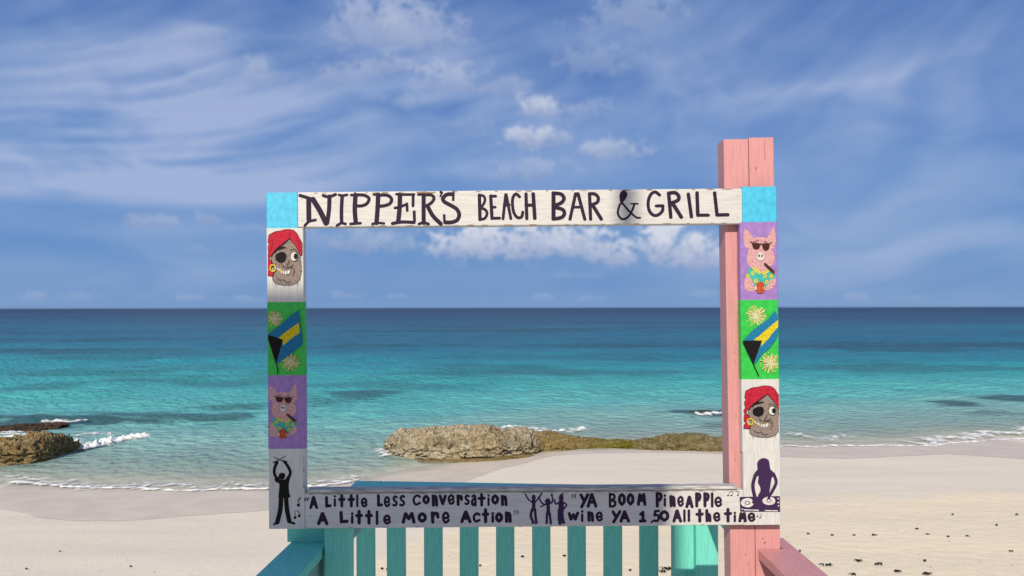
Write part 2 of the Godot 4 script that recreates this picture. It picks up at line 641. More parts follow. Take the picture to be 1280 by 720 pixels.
func build_wet_sand() -> void:
	var m := StandardMaterial3D.new()
	m.albedo_color = lin(0.59, 0.52, 0.435)
	m.albedo_texture = M.soft
	m.roughness = 0.36
	m.metallic_specular = 0.16
	m.uv1_scale = Vector3(0.35, 0.35, 1)
	var near := sand_line([[-120, 640], [-60, 634], [0, 636], [30, 641], [60, 648], [100, 651], [150, 650], [230, 645], [330, 638], [420, 626], [500, 617], [570, 605], [605, 594], [640, 583], [675, 574], [710, 568], [800, 566], [900, 567], [980, 572], [1060, 573.5], [1160, 568.5], [1200, 568], [1240, 571], [1290, 574], [1400, 572]])
	var far := []
	for p in near:
		far.append(Vector2(p.x * 1.0, shore(p.x) + 1.6))
	var o := strip_between(near, far, 0.006, "wet_sand", m, 700, 40, 0.25)
	tag(o, "smooth damp darker sand where the waves run out", "wet sand", "", "structure")

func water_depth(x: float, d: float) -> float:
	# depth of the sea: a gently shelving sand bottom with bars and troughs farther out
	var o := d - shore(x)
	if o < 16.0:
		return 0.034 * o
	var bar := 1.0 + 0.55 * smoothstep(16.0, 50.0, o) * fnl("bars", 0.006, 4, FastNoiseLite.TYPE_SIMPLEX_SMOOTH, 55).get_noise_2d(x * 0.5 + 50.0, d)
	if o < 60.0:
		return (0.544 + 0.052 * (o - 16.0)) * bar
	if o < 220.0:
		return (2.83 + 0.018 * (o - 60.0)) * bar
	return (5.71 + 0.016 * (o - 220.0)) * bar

func build_sea() -> void:
	# depth of the water -> colour of the water body over pale sand
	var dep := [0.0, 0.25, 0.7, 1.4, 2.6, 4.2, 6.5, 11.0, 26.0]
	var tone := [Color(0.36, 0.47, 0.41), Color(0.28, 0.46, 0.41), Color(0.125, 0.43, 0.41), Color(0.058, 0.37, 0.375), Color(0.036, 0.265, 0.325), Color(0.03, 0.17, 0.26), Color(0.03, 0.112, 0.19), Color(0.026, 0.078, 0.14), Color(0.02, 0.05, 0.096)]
	var reef_tone := Color(0.032, 0.072, 0.085)
	var tans := PackedFloat32Array()
	var t := -2.6
	while t <= 2.6:
		tans.append(t)
		t += 0.0022 if absf(t) < 0.70 else 0.05
	var cols := tans.size()
	var ks := PackedFloat32Array()
	var k := 0.245
	while k > 0.0:
		ks.append(k)
		k -= 0.00042
	ks.append(0.00030)
	var rows := ks.size()
	var chop := fnl("chop", 0.30, 3, FastNoiseLite.TYPE_SIMPLEX_SMOOTH, 51)
	var chop2 := fnl("chop2", 0.9, 3, FastNoiseLite.TYPE_SIMPLEX_SMOOTH, 52)
	var swell := fnl("swell", 0.035, 2, FastNoiseLite.TYPE_SIMPLEX_SMOOTH, 53)
	var reef := fnl("reef", 0.014, 5, FastNoiseLite.TYPE_SIMPLEX_SMOOTH, 54)
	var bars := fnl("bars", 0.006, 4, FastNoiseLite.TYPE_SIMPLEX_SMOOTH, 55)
	# reef patches that can be made out: px, py, half width, half height
	var patches := []
	for p in [[60, 527, 130, 7, 1.0], [230, 522, 140, 6, 0.75], [150, 515, 90, 5, 0.4], [300, 508, 70, 4, 0.6], [455, 496, 60, 7, 0.7], [400, 502, 70, 5, 0.4], [660, 462, 190, 9, 0.45], [520, 478, 160, 9, 0.35], [880, 516, 70, 6, 0.9], [900, 532, 30, 4, 0.5],
			[1200, 505, 36, 5, 0.8], [1265, 500, 45, 7, 0.8], [1250, 517, 50, 4, 0.45], [1195, 490, 24, 4, 0.35], [1105, 486, 40, 3, 0.3], [1120, 460, 190, 8, 0.5], [1120, 437, 200, 5, 0.5], [480, 433, 120, 4, 0.5], [820, 431, 130, 4, 0.45], [160, 465, 190, 9, 0.45], [120, 447, 200, 5, 0.35], [260, 478, 120, 8, 0.4], [60, 484, 90, 6, 0.4], [730, 446, 300, 5, 0.3], [90, 425, 160, 4, 0.4]]:
		var w := on_level(p[0], p[1], 0.0)
		var dd := -w.z
		patches.append([w.x, dd, p[2] * dd / 1000.0, dd * dd / EYE * p[3] / 1000.0, p[4]])
	var v := PackedVector3Array()
	v.resize(rows * cols)
	var uv := PackedVector2Array()
	uv.resize(rows * cols)
	var col := PackedColorArray()
	col.resize(rows * cols)
	var keep := PackedByteArray()
	keep.resize(rows * cols)
	for r in rows:
		var d := EYE / ks[r]
		var step := d * d / EYE * 0.00042
		var live := patches.filter(func(q): return absf(d - q[1]) < q[3] * 3.2)
		for c in cols:
			var x := tans[c] * d
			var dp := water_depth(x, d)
			var i := r * cols + c
			uv[i] = Vector2(x * 0.83 + d * 0.56, d * 0.83 - x * 0.56) / 31.0
			if dp < -0.05:
				v[i] = Vector3(x, -0.3, -d)
				continue
			keep[i] = 1
			var y := 0.0
			var shoal := smoothstep(0.0, 1.0, dp)
			if d < 420.0:
				var f1 := 1.0 - smoothstep(1.2, 4.0, step)
				var w1 := swell.get_noise_2d(x * 0.55, d)
				y += shoal * (0.30 * sin(d * 0.42 + x * 0.05 + w1 * 7.0) * (0.4 + 0.6 * absf(swell.get_noise_2d(x * 0.4 + 90.0, d * 0.4))) * (1.0 - smoothstep(3.0, 9.0, step)))
				if f1 > 0.0:
					y += f1 * (0.15 + 0.85 * shoal) * 0.17 * chop.get_noise_2d(x * 0.38, d)
				if step < 0.5:
					y += (0.12 + 0.88 * shoal) * 0.035 * chop2.get_noise_2d(x * 0.6, d) * (1.0 - step * 2.0)
			v[i] = Vector3(x, y * minf(1.0, maxf(dp, 0.0) * 3.0) + 0.0, -d)
			var q := 0
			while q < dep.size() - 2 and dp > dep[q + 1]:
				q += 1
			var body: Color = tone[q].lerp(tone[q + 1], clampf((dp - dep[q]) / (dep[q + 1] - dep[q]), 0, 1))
			var rf := 0.0
			if dp > 1.0:
				var n := reef.get_noise_2d(x * 0.35, d)
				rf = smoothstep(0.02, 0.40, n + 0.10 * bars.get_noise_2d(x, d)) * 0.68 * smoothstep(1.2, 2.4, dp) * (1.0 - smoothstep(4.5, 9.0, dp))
			for p in live:
				var e: float = ((x - p[0]) / p[2]) ** 2 + ((d - p[1]) / p[3]) ** 2
				if e < 6.0:
					var n2 := chop.get_noise_2d(x * 0.5 / maxf(p[3], 1.0) * 3.0, d / maxf(p[3], 1.0) * 3.0)
					rf = maxf(rf, p[4] * smoothstep(-0.1, 0.7, 1.0 - sqrt(e) + n2 * 0.9))
			body = body.lerp(reef_tone, clampf(rf, 0, 0.85))
			body.a = clampf(1.0 - exp(-maxf(dp, 0.0) * 7.5), 0.0, 1.0)
			if dp > 0.7:
				body.a = 1.0
			col[i] = body
	var m := StandardMaterial3D.new()
	m.vertex_color_use_as_albedo = true
	m.transparency = BaseMaterial3D.TRANSPARENCY_ALPHA
	m.albedo_texture = tex(noise_image(256, 0.02, 4, 61, 0.9, 1.0))
	m.roughness = 0.38
	m.metallic_specular = 0.2
	m.heightmap_enabled = true
	m.heightmap_texture = tex(noise_image(1024, 0.03, 6, 62, 0.0, 1.0))
	m.heightmap_scale = 22.0
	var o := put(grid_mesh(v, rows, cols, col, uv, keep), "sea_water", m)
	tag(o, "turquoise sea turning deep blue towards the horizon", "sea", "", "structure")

# ------------------------------------------------------------------ rocks, foam, seaweed
func rock(called: String, label: String, stations: Array, tones: Array, seed_value: int, rough := 1.0, sections := 300, around := 120, boxy := 0.5, group := "") -> void:
	# stations: px, py of the foot, py of the top, half depth in metres, green share
	var pts := []
	for s in stations:
		var foot := on_level(s[0], s[1], 0.0)
		var d := -foot.z
		var top := at(s[0], s[2], d + s[3] * 0.9)
		pts.append([foot.x, d, maxf(top.y, 0.02), s[3], s[4]])
	var n1 := fnl("rock1_%d" % seed_value, 0.55, 5, FastNoiseLite.TYPE_SIMPLEX_SMOOTH, seed_value)
	var n2 := fnl("rock2_%d" % seed_value, 1.9, 4, FastNoiseLite.TYPE_SIMPLEX_SMOOTH, seed_value + 1, FastNoiseLite.FRACTAL_RIDGED)
	var pit := fnl("rock3_%d" % seed_value, 1.5, 3, FastNoiseLite.TYPE_CELLULAR, seed_value + 2)
	var patch := fnl("rock4_%d" % seed_value, 1.1, 4, FastNoiseLite.TYPE_SIMPLEX_SMOOTH, seed_value + 3)
	var fine := fnl("rock5_%d" % seed_value, 6.0, 3, FastNoiseLite.TYPE_SIMPLEX_SMOOTH, seed_value + 4)
	var block := fnl("rock6_%d" % seed_value, 0.85, 2, FastNoiseLite.TYPE_CELLULAR, seed_value + 5)
	block.cellular_return_type = FastNoiseLite.RETURN_CELL_VALUE
	var v := PackedVector3Array()
	var col := PackedColorArray()
	var origin := Vector3(pts[0][0], 0, -pts[0][1])
	var raw := [Vector2(1, -0.3)]      # cross-section, resampled to even steps
	for k in 401:
		var th := PI * k / 400.0
		raw.append(Vector2(signf(cos(th)) * pow(absf(cos(th)), boxy), pow(sin(th), boxy)))
	raw.append(Vector2(-1, -0.3))
	var total := 0.0
	for k in range(1, raw.size()):
		total += raw[k].distance_to(raw[k - 1])
	var prof := PackedVector2Array()
	var at_k := 1
	var gone := 0.0
	for j in around + 1:
		var want := total * j / around
		while at_k < raw.size() - 1 and gone + raw[at_k].distance_to(raw[at_k - 1]) < want:
			gone += raw[at_k].distance_to(raw[at_k - 1])
			at_k += 1
		var leg: float = maxf(raw[at_k].distance_to(raw[at_k - 1]), 1e-6)
		prof.append(raw[at_k - 1].lerp(raw[at_k], clampf((want - gone) / leg, 0, 1)))
	for i in sections + 1:
		var f := i / float(sections) * (pts.size() - 1)
		var a := mini(int(f), pts.size() - 2)
		var u := f - a
		u = u * u * (3.0 - 2.0 * u) * 0.6 + u * 0.4
		var st := []
		for q in 5:
			st.append(lerpf(pts[a][q], pts[a + 1][q], u))
		var end := 1.0 - pow(absf(i / float(sections) * 2.0 - 1.0), 14.0)
		for j in around + 1:
			var ox: float = prof[j].x
			var oy: float = prof[j].y
			var cs := ox if absf(ox) > 0.98 else ox * 0.8
			var sn := oy if oy > 0.5 else oy * 0.5
			var p := Vector3(st[0], st[2] * oy * (0.35 + 0.65 * end), -(st[1] + st[3] - st[3] * ox * (0.25 + 0.75 * end)))
			if oy < 0.0:
				p.y = oy * 1.6
			var out := Vector3(0, maxf(sn, 0.0), cs)
			var w := p * Vector3(1, 1.7, 1)
			var ledge := n1.get_noise_1d(p.y * 6.0 + 2.0 * n1.get_noise_2d(p.x * 0.5, p.z * 0.5))
			var hole := smoothstep(-0.60, -0.90, pit.get_noise_3dv(w * 1.1))
			var disp := 0.20 * block.get_noise_3dv(w * Vector3(0.8, 1.5, 0.8) + Vector3.ONE * 0.5 * n2.get_noise_3dv(w)) + 0.24 * n1.get_noise_3dv(w * Vector3(0.8, 1.0, 0.8)) + 0.13 * (n2.get_noise_3dv(w * Vector3(0.8, 1.6, 0.8)) - 0.2) + 0.20 * ledge - 0.42 * hole + 0.035 * fine.get_noise_3dv(w * 1.4)
			p += out * disp * rough * minf(1.0, 0.3 + st[2])
			p.x += 0.14 * rough * n2.get_noise_3dv(w + Vector3(9, 2, 5))
			v.append(p - origin)
			var g := patch.get_noise_3dv(p)
			var c: Color = tones[0].lerp(tones[1], smoothstep(-0.25, 0.35, g))
			c = c.lerp(tones[2], 0.8 * smoothstep(0.18, 0.42, patch.get_noise_3dv(p * 2.3 + Vector3(20, 0, 0))))
			c = c.lerp(tones[3], clampf(st[4] * smoothstep(-0.4, 0.25, patch.get_noise_3dv(p * 1.4 + Vector3(0, 30, 0)) + 0.15), 0, 1))
			c = c * (1.0 + 0.35 * fine.get_noise_3dv(p * 2.0))
			c.a = 1.0
			col.append(c)
	var o := put(grid_mesh(v, sections + 1, around + 1, col), called, M.rock)
	o.position = origin
	tag(o, label, "rock", group)

func foam(called: String, label: String, line_px: Array, width: float, height: float, cover: float, seed_value: int, per_m := 26.0, level := 0.03) -> void:
	# a band of broken white water along a line; only the froth itself is kept
	var line := []
	for p in line_px:
		var w := on_level(p[0], p[1], 0.0)
		line.append(Vector2(w.x, -w.z))
	var length := 0.0
	for i in range(1, line.size()):
		length += line[i].distance_to(line[i - 1])
	var cols := maxi(20, int(length * per_m))
	var rows := maxi(8, int(width * per_m * 0.9))
	var lace := fnl("lace%d" % seed_value, 2.2, 5, FastNoiseLite.TYPE_SIMPLEX_SMOOTH, seed_value)
	var bub := fnl("bub%d" % seed_value, 3.4, 3, FastNoiseLite.TYPE_CELLULAR, seed_value + 1)
	var v := PackedVector3Array()
	var col := PackedColorArray()
	for r in rows:
		var s := r / (rows - 1.0) * 2.0 - 1.0
		for c in cols:
			var t := c / (cols - 1.0)
			var p := along(line, t)
			var q := along(line, minf(t + 0.002, 1.0))
			var p0 := along(line, maxf(t - 0.002, 0.0))
			var dir := (q - p0).normalized()
			var side := Vector2(-dir.y, dir.x)
			if side.y < 0.0:
				side = -side
			var wob := lace.get_noise_2d(p.x * 0.2, 7.0) * width * 0.7
			var wide := width * (0.65 + 0.7 * lace.get_noise_2d(p.x * 0.35 + 50.0, p.y * 0.35))
			p += side * (s * wide * 0.5 + wob)
			var n := lace.get_noise_2dv(p)
			var b := bub.get_noise_2dv(p)
			var body := 1.0 - absf(s) ** 1.5
			var ends := smoothstep(0.0, 0.08, t) * smoothstep(1.0, 0.92, t)
			var thick := cover * body + 1.0 * n - 0.6 * (b + 0.45) - 0.36
			var a := clampf(thick * 1.5, 0.0, 1.0) * ends
			var h := level + height * body * clampf(0.55 + 1.1 * n - 0.3 * b, 0.0, 1.6)
			h = maxf(h, ground_height(p.x, p.y) + 0.012)
			v.append(Vector3(p.x, h, -p.y))
			col.append(Color(0.74, 0.74, 0.72, a))
	var o := put(grid_mesh(v, rows, cols, col), called, M.foam)
	tag(o, label, "foam", "", "stuff")

func build_rocks() -> void:
	M.rock = StandardMaterial3D.new()
	M.rock.vertex_color_use_as_albedo = true
	M.rock.roughness = 0.9
	M.rock.metallic_specular = 0.25
	M.rock.uv1_triplanar = true
	M.rock.uv1_scale = Vector3(0.9, 0.9, 0.9)
	M.rock.albedo_texture = tex(noise_image(512, 0.05, 5, 71, 0.62, 1.0))
	M.rock.heightmap_enabled = true
	M.rock.heightmap_texture = tex(noise_image(512, 0.035, 6, 72, 0.0, 1.0))
	M.rock.heightmap_scale = 9.0
	M.foam = StandardMaterial3D.new()
	M.foam.vertex_color_use_as_albedo = true
	M.foam.transparency = BaseMaterial3D.TRANSPARENCY_ALPHA
	M.foam.roughness = 0.7
	var tan_tones := [Color(0.66, 0.54, 0.36), Color(0.74, 0.67, 0.50), Color(0.32, 0.265, 0.19), Color(0.30, 0.24, 0.05)]
	var moss_tones := [Color(0.42, 0.29, 0.12), Color(0.52, 0.39, 0.19), Color(0.21, 0.16, 0.09), Color(0.23, 0.22, 0.03)]
	rock("limestone_rock", "long pitted tan limestone outcrop with a blunt overhanging end in the shallows", [[478, 560, 550.5, 0.5, 0.0], [488, 568, 545.5, 1.0, 0.0], [510, 573, 542.5, 1.2, 0.0], [540, 574, 539, 1.3, 0.05], [575, 575, 537.5, 1.3, 0.05], [603, 574, 535, 1.3, 0.0], [622, 573, 538.5, 1.2, 0.1], [650, 570, 541.5, 1.2, 0.15], [668, 566, 543.5, 1.0, 0.25], [682, 562, 548.5, 0.8, 0.3]], tan_tones, 101, 1.0, 420, 130, 0.42)
	rock("mossy_rock", "low ochre and green weed covered ledge joined to the limestone outcrop", [[662, 565, 545.5, 1.0, 0.2], [690, 563, 544.5, 1.2, 0.2], [715, 562, 547.5, 1.2, 0.25], [738, 560, 550.5, 1.0, 0.5], [765, 560, 551.5, 0.9, 1.0], [785, 561, 550.5, 0.9, 1.0], [800, 560, 551.5, 0.8, 0.8]], moss_tones, 131, 0.85, 220, 90, 0.6)
	rock("shore_rock", "rounded brown olive rock mound at the end of the weedy ledge", [[788, 562, 553.5, 0.7, 0.7], [815, 563, 549.5, 1.2, 0.5], [845, 564, 547.5, 1.3, 0.35], [880, 566, 548.5, 1.3, 0.4], [910, 567, 550.5, 1.2, 0.4], [945, 566, 554.5, 0.9, 0.3], [975, 566, 563.5, 0.5, 0.3], [984, 566, 564.5, 0.3, 0.2]], [Color(0.35, 0.265, 0.14), Color(0.46, 0.365, 0.21), Color(0.19, 0.15, 0.09), Color(0.20, 0.19, 0.05)], 151, 0.9, 260, 90, 0.65)
	rock("limestone_boulder", "pitted olive tan boulder with waves breaking around it", [[-60, 574, 563, 0.8, 0.0], [-25, 579, 557, 1.0, 0.1], [0, 581, 551, 1.1, 0.1], [18, 581, 546, 1.1, 0.1], [38, 579, 544.5, 1.0, 0.05], [58, 575, 548, 0.9, 0.05], [72, 570, 553, 0.8, 0.0], [82, 566, 557, 0.7, 0.0], [92, 563, 561, 0.4, 0.0]], [Color(0.43, 0.32, 0.155), Color(0.53, 0.41, 0.22), Color(0.18, 0.14, 0.085), Color(0.24, 0.19, 0.05)], 171, 1.15, 320, 120, 0.6)
	rock("rock_ledge", "low ochre algae stained ledge at the foot of the limestone outcrop", [[520, 577, 574, 0.5, 0.1], [550, 577.5, 571, 0.9, 0.15], [590, 578, 570.5, 1.0, 0.15], [630, 576.5, 569, 0.9, 0.2], [655, 573, 567, 0.8, 0.2], [668, 570, 567, 0.4, 0.1]], moss_tones, 231, 0.35, 160, 50, 0.8)
	var dark := [Color(0.10, 0.065, 0.045), Color(0.17, 0.11, 0.07), Color(0.05, 0.04, 0.035), Color(0.08, 0.06, 0.03)]
	rock("reef_rock", "dark red brown reef rock awash behind the olive boulder", [[-50, 541, 537, 1.2, 0.0], [0, 540, 536, 1.5, 0.0], [25, 539, 533.5, 1.5, 0.0], [45, 537, 532, 1.3, 0.0], [60, 535, 532.5, 0.9, 0.0], [72, 534, 533, 0.5, 0.0]], dark, 191, 0.8, 160, 60, 0.8, "reef rocks just breaking the surface")
	rock("reef_rock", "dark low reef rock awash beyond the weedy ledge", [[852, 522, 520.5, 0.8, 0.0], [868, 522, 518.5, 1.2, 0.0], [885, 521, 517, 1.5, 0.0], [900, 520, 517, 1.5, 0.0], [916, 520, 518.5, 0.8, 0.0]], dark, 211, 0.6, 90, 50, 0.8, "reef rocks just breaking the surface")

func build_foam() -> void:
	foam("wave_foam", "ragged line of foam at the water's edge between boulder and limestone outcrop", [[-40, 603], [0, 604], [60, 607], [120, 611], [190, 612.5], [260, 613], [330, 611.5], [390, 608.5], [430, 604], [455, 599]], 0.6, 0.05, 1.05, 301, 26.0)
	foam("wave_foam", "thin lacy swash in the shallows below the olive boulder", [[-40, 597], [0, 599], [60, 602], [120, 606], [190, 607], [260, 607.5], [330, 606], [390, 603], [430, 599], [470, 592]], 1.6, 0.015, 0.5, 305, 18.0)
	foam("wave_foam", "thin foam line along the sandy shore beyond the pink handrail", [[930, 557.5], [980, 558.5], [1040, 558.5], [1100, 558], [1160, 558.5], [1190, 556], [1230, 552], [1270, 549], [1330, 547]], 0.6, 0.05, 1.0, 311, 24.0)
	foam("wave_foam", "broad lacy swash rolling in beyond the pink handrail", [[1130, 554], [1170, 552], [1210, 548], [1250, 543], [1290, 540], [1340, 539]], 3.0, 0.05, 0.82, 321, 16.0)
	foam("wave_foam", "patchy foam streaks in the shallows beside the painted post", [[975, 543], [1000, 546], [1030, 546], [1060, 544]], 2.6, 0.03, 0.6, 331, 16.0)
	foam("breaking_wave", "white breaker tumbling past the olive boulder", [[84, 557], [100, 559], [120, 559], [140, 557], [160, 552.5], [188, 547.5]], 1.5, 0.26, 1.35, 341, 24.0)
	foam("wave_foam", "foam washing over the dark red brown reef rock", [[52, 527.5], [65, 527], [80, 527.5], [96, 529]], 2.2, 0.12, 0.8, 351, 16.0)
	foam("wave_foam", "froth between the olive boulder and the reef behind it", [[-20, 552], [0, 549], [14, 545], [30, 541]], 2.6, 0.10, 0.72, 361, 16.0)
	foam("wave_foam", "froth swirling past the far side of the olive boulder", [[92, 546], [120, 545], [150, 544.5]], 2.2, 0.08, 0.55, 371, 16.0)
	foam("wave_foam", "spray and foam breaking behind the limestone outcrop", [[626, 536], [650, 537.5], [680, 540], [712, 541], [740, 538]], 2.0, 0.14, 0.66, 381, 18.0)
	foam("wave_foam", "small foam patch on the low reef beyond the weedy ledge", [[868, 518.5], [880, 518.5], [896, 518], [918, 517.5]], 2.0, 0.14, 0.95, 391, 16.0)
	foam("wave_foam", "foam curl under the blunt end of the limestone outcrop", [[466, 562], [478, 566], [492, 571]], 0.9, 0.06, 0.75, 401, 22.0)

func build_seaweed() -> void:
	var m := paint_material(lin(0.07, 0.048, 0.03), M.blotch, null, 0.8)
	# px, py, width in pixels
	var list := [[836, 712, 20], [829, 716, 10], [1034, 707, 14], [1074, 702, 11], [1098, 706, 9], [1122, 715, 11], [1160, 718, 12], [1156, 702, 5], [1146, 662, 7], [1159, 669, 7], [1093, 670, 8], [1067, 670, 6], [1209, 671, 6], [1246, 657, 6], [1271, 644, 6], [1191, 644, 4], [1264, 690, 5], [1066, 719, 9], [653, 697, 6], [705, 696, 6], [788, 714, 5], [478, 712, 6], [484, 713, 5], [600, 708, 4], [1040, 670, 6], [1000, 690, 4], [1010, 668, 5], [1185, 672, 5], [930, 700, 4], [33, 712, 4], [163, 709, 4], [75, 690, 3]]
	for i in list.size():
		rng.seed = 900 + i
		var w := on_sand(list[i][0], list[i][1])
		var size: float = list[i][2] * -w.z / 1000.0 * (0.85 if list[i][2] > 8 else 0.65)
		var v := PackedVector3Array()
		var n := PackedVector3Array()
		var uv := PackedVector2Array()
		var idx := PackedInt32Array()
		var fronds := 6 + int(list[i][2] / 1.2)
		for f in fronds:
			var ang := rng.randf() * TAU
			var p := Vector3(rng.randf_range(-0.4, 0.4) * size, 0.012, rng.randf_range(-0.3, 0.3) * size)
			var len := size * rng.randf_range(0.18, 0.42)
			var wd := rng.randf_range(0.008, 0.018)
			var b := v.size()
			for k in 7:
				var lift := 0.010 + 0.03 * sin(PI * k / 6.0) * rng.randf_range(0.4, 1.2)
				var q := Vector3(p.x, lift, p.z)
				var side := Vector3(-sin(ang), 0.25, cos(ang)) * wd * (1.0 - absf(k / 3.0 - 1.0) * 0.7)
				v.append_array([q - side, q + side])
				n.append_array([Vector3.UP, Vector3.UP])
				uv.append_array([Vector2(k, 0), Vector2(k, 1)])
				ang += rng.randf_range(-0.7, 0.7)
				p += Vector3(cos(ang) * 1.4, 0, sin(ang)) * len / 6.0
			for k in 6:
				var a := b + k * 2
				idx.append_array([a, a + 1, a + 2, a + 2, a + 1, a + 3])
		var o := put(array_mesh(v, n, idx, uv), "seaweed_scrap", m)
		o.position = w
		if i == 0:
			tag(o, "largest dark tangle of dry seaweed seen between teal balusters and post", "seaweed", "dry seaweed scraps on the sand")
		else:
			tag(o, "small dark scrap of dry seaweed lying on the sand", "seaweed", "dry seaweed scraps on the sand")
	# crumbs of weed and shell too small to count
	var mm := MultiMesh.new()
	mm.transform_format = MultiMesh.TRANSFORM_3D
	var bit := BoxMesh.new()
	bit.size = Vector3(0.05, 0.008, 0.02)
	bit.material = m
	mm.mesh = bit
	mm.instance_count = 90
	rng.seed = 4242
	for i in 90:
		var x := rng.randf_range(-12, 15)
		var d := rng.randf_range(15.5, 21.5) - 0.5 * rng.randf()
		var h := ground_height(x, d) + 0.01
		var s := rng.randf_range(0.2, 0.6)
		mm.set_instance_transform(i, Transform3D(Basis(Vector3.UP, rng.randf() * TAU).scaled(Vector3(s, s, s)), Vector3(x, h + 0.015, -d)))
	var o := MultiMeshInstance3D.new()
	o.name = "beach_debris"
	o.multimesh = mm
	add_child(o)
	tag(o, "tiny dark crumbs of weed scattered over the dry sand", "debris", "", "stuff")

# ------------------------------------------------------------------ deck and railings
const RAIL := EYE - 0.872      # height of the top of the handrails
const DECK := EYE - 1.78

func build_deck() -> void:
	var deck := thing("wooden_deck", "weathered wooden deck that the railings stand on", "deck", Vector3(0, DECK, 0))
	var z := 4.6
	while z > -4.05:
		board(deck, "plank", Vector3(-1.05, DECK - 0.019, z), Vector3(1.15, DECK - 0.019, z), Vector3.BACK, 0.138, 0.038, M.deck, 0.004)
		z -= 0.145
	for x in [-0.9, 0.05, 1.0]:
		board(deck, "joist", Vector3(x, DECK - 0.112, 4.6), Vector3(x, DECK - 0.112, -4.0), Vector3.UP, 0.145, 0.05, M.deck, 0.004)
		for zz in [-3.7, 0.2, 4.0]:
			var g := ground_height(x, -zz) - 0.4
			board(deck, "support_post", Vector3(x + 0.09, DECK - 0.04, zz), Vector3(x + 0.09, g, zz), Vector3.BACK, 0.11, 0.11, M.deck, 0.006)

func upright(parent: Node, called: String, x: float, z: float, top: float, bottom: float, w: float, t: float, mat: Material, across := Vector3.RIGHT) -> MeshInstance3D:
	return board(parent, called, Vector3(x, bottom, z), Vector3(x, top, z), across, w, t, mat, 0.004)

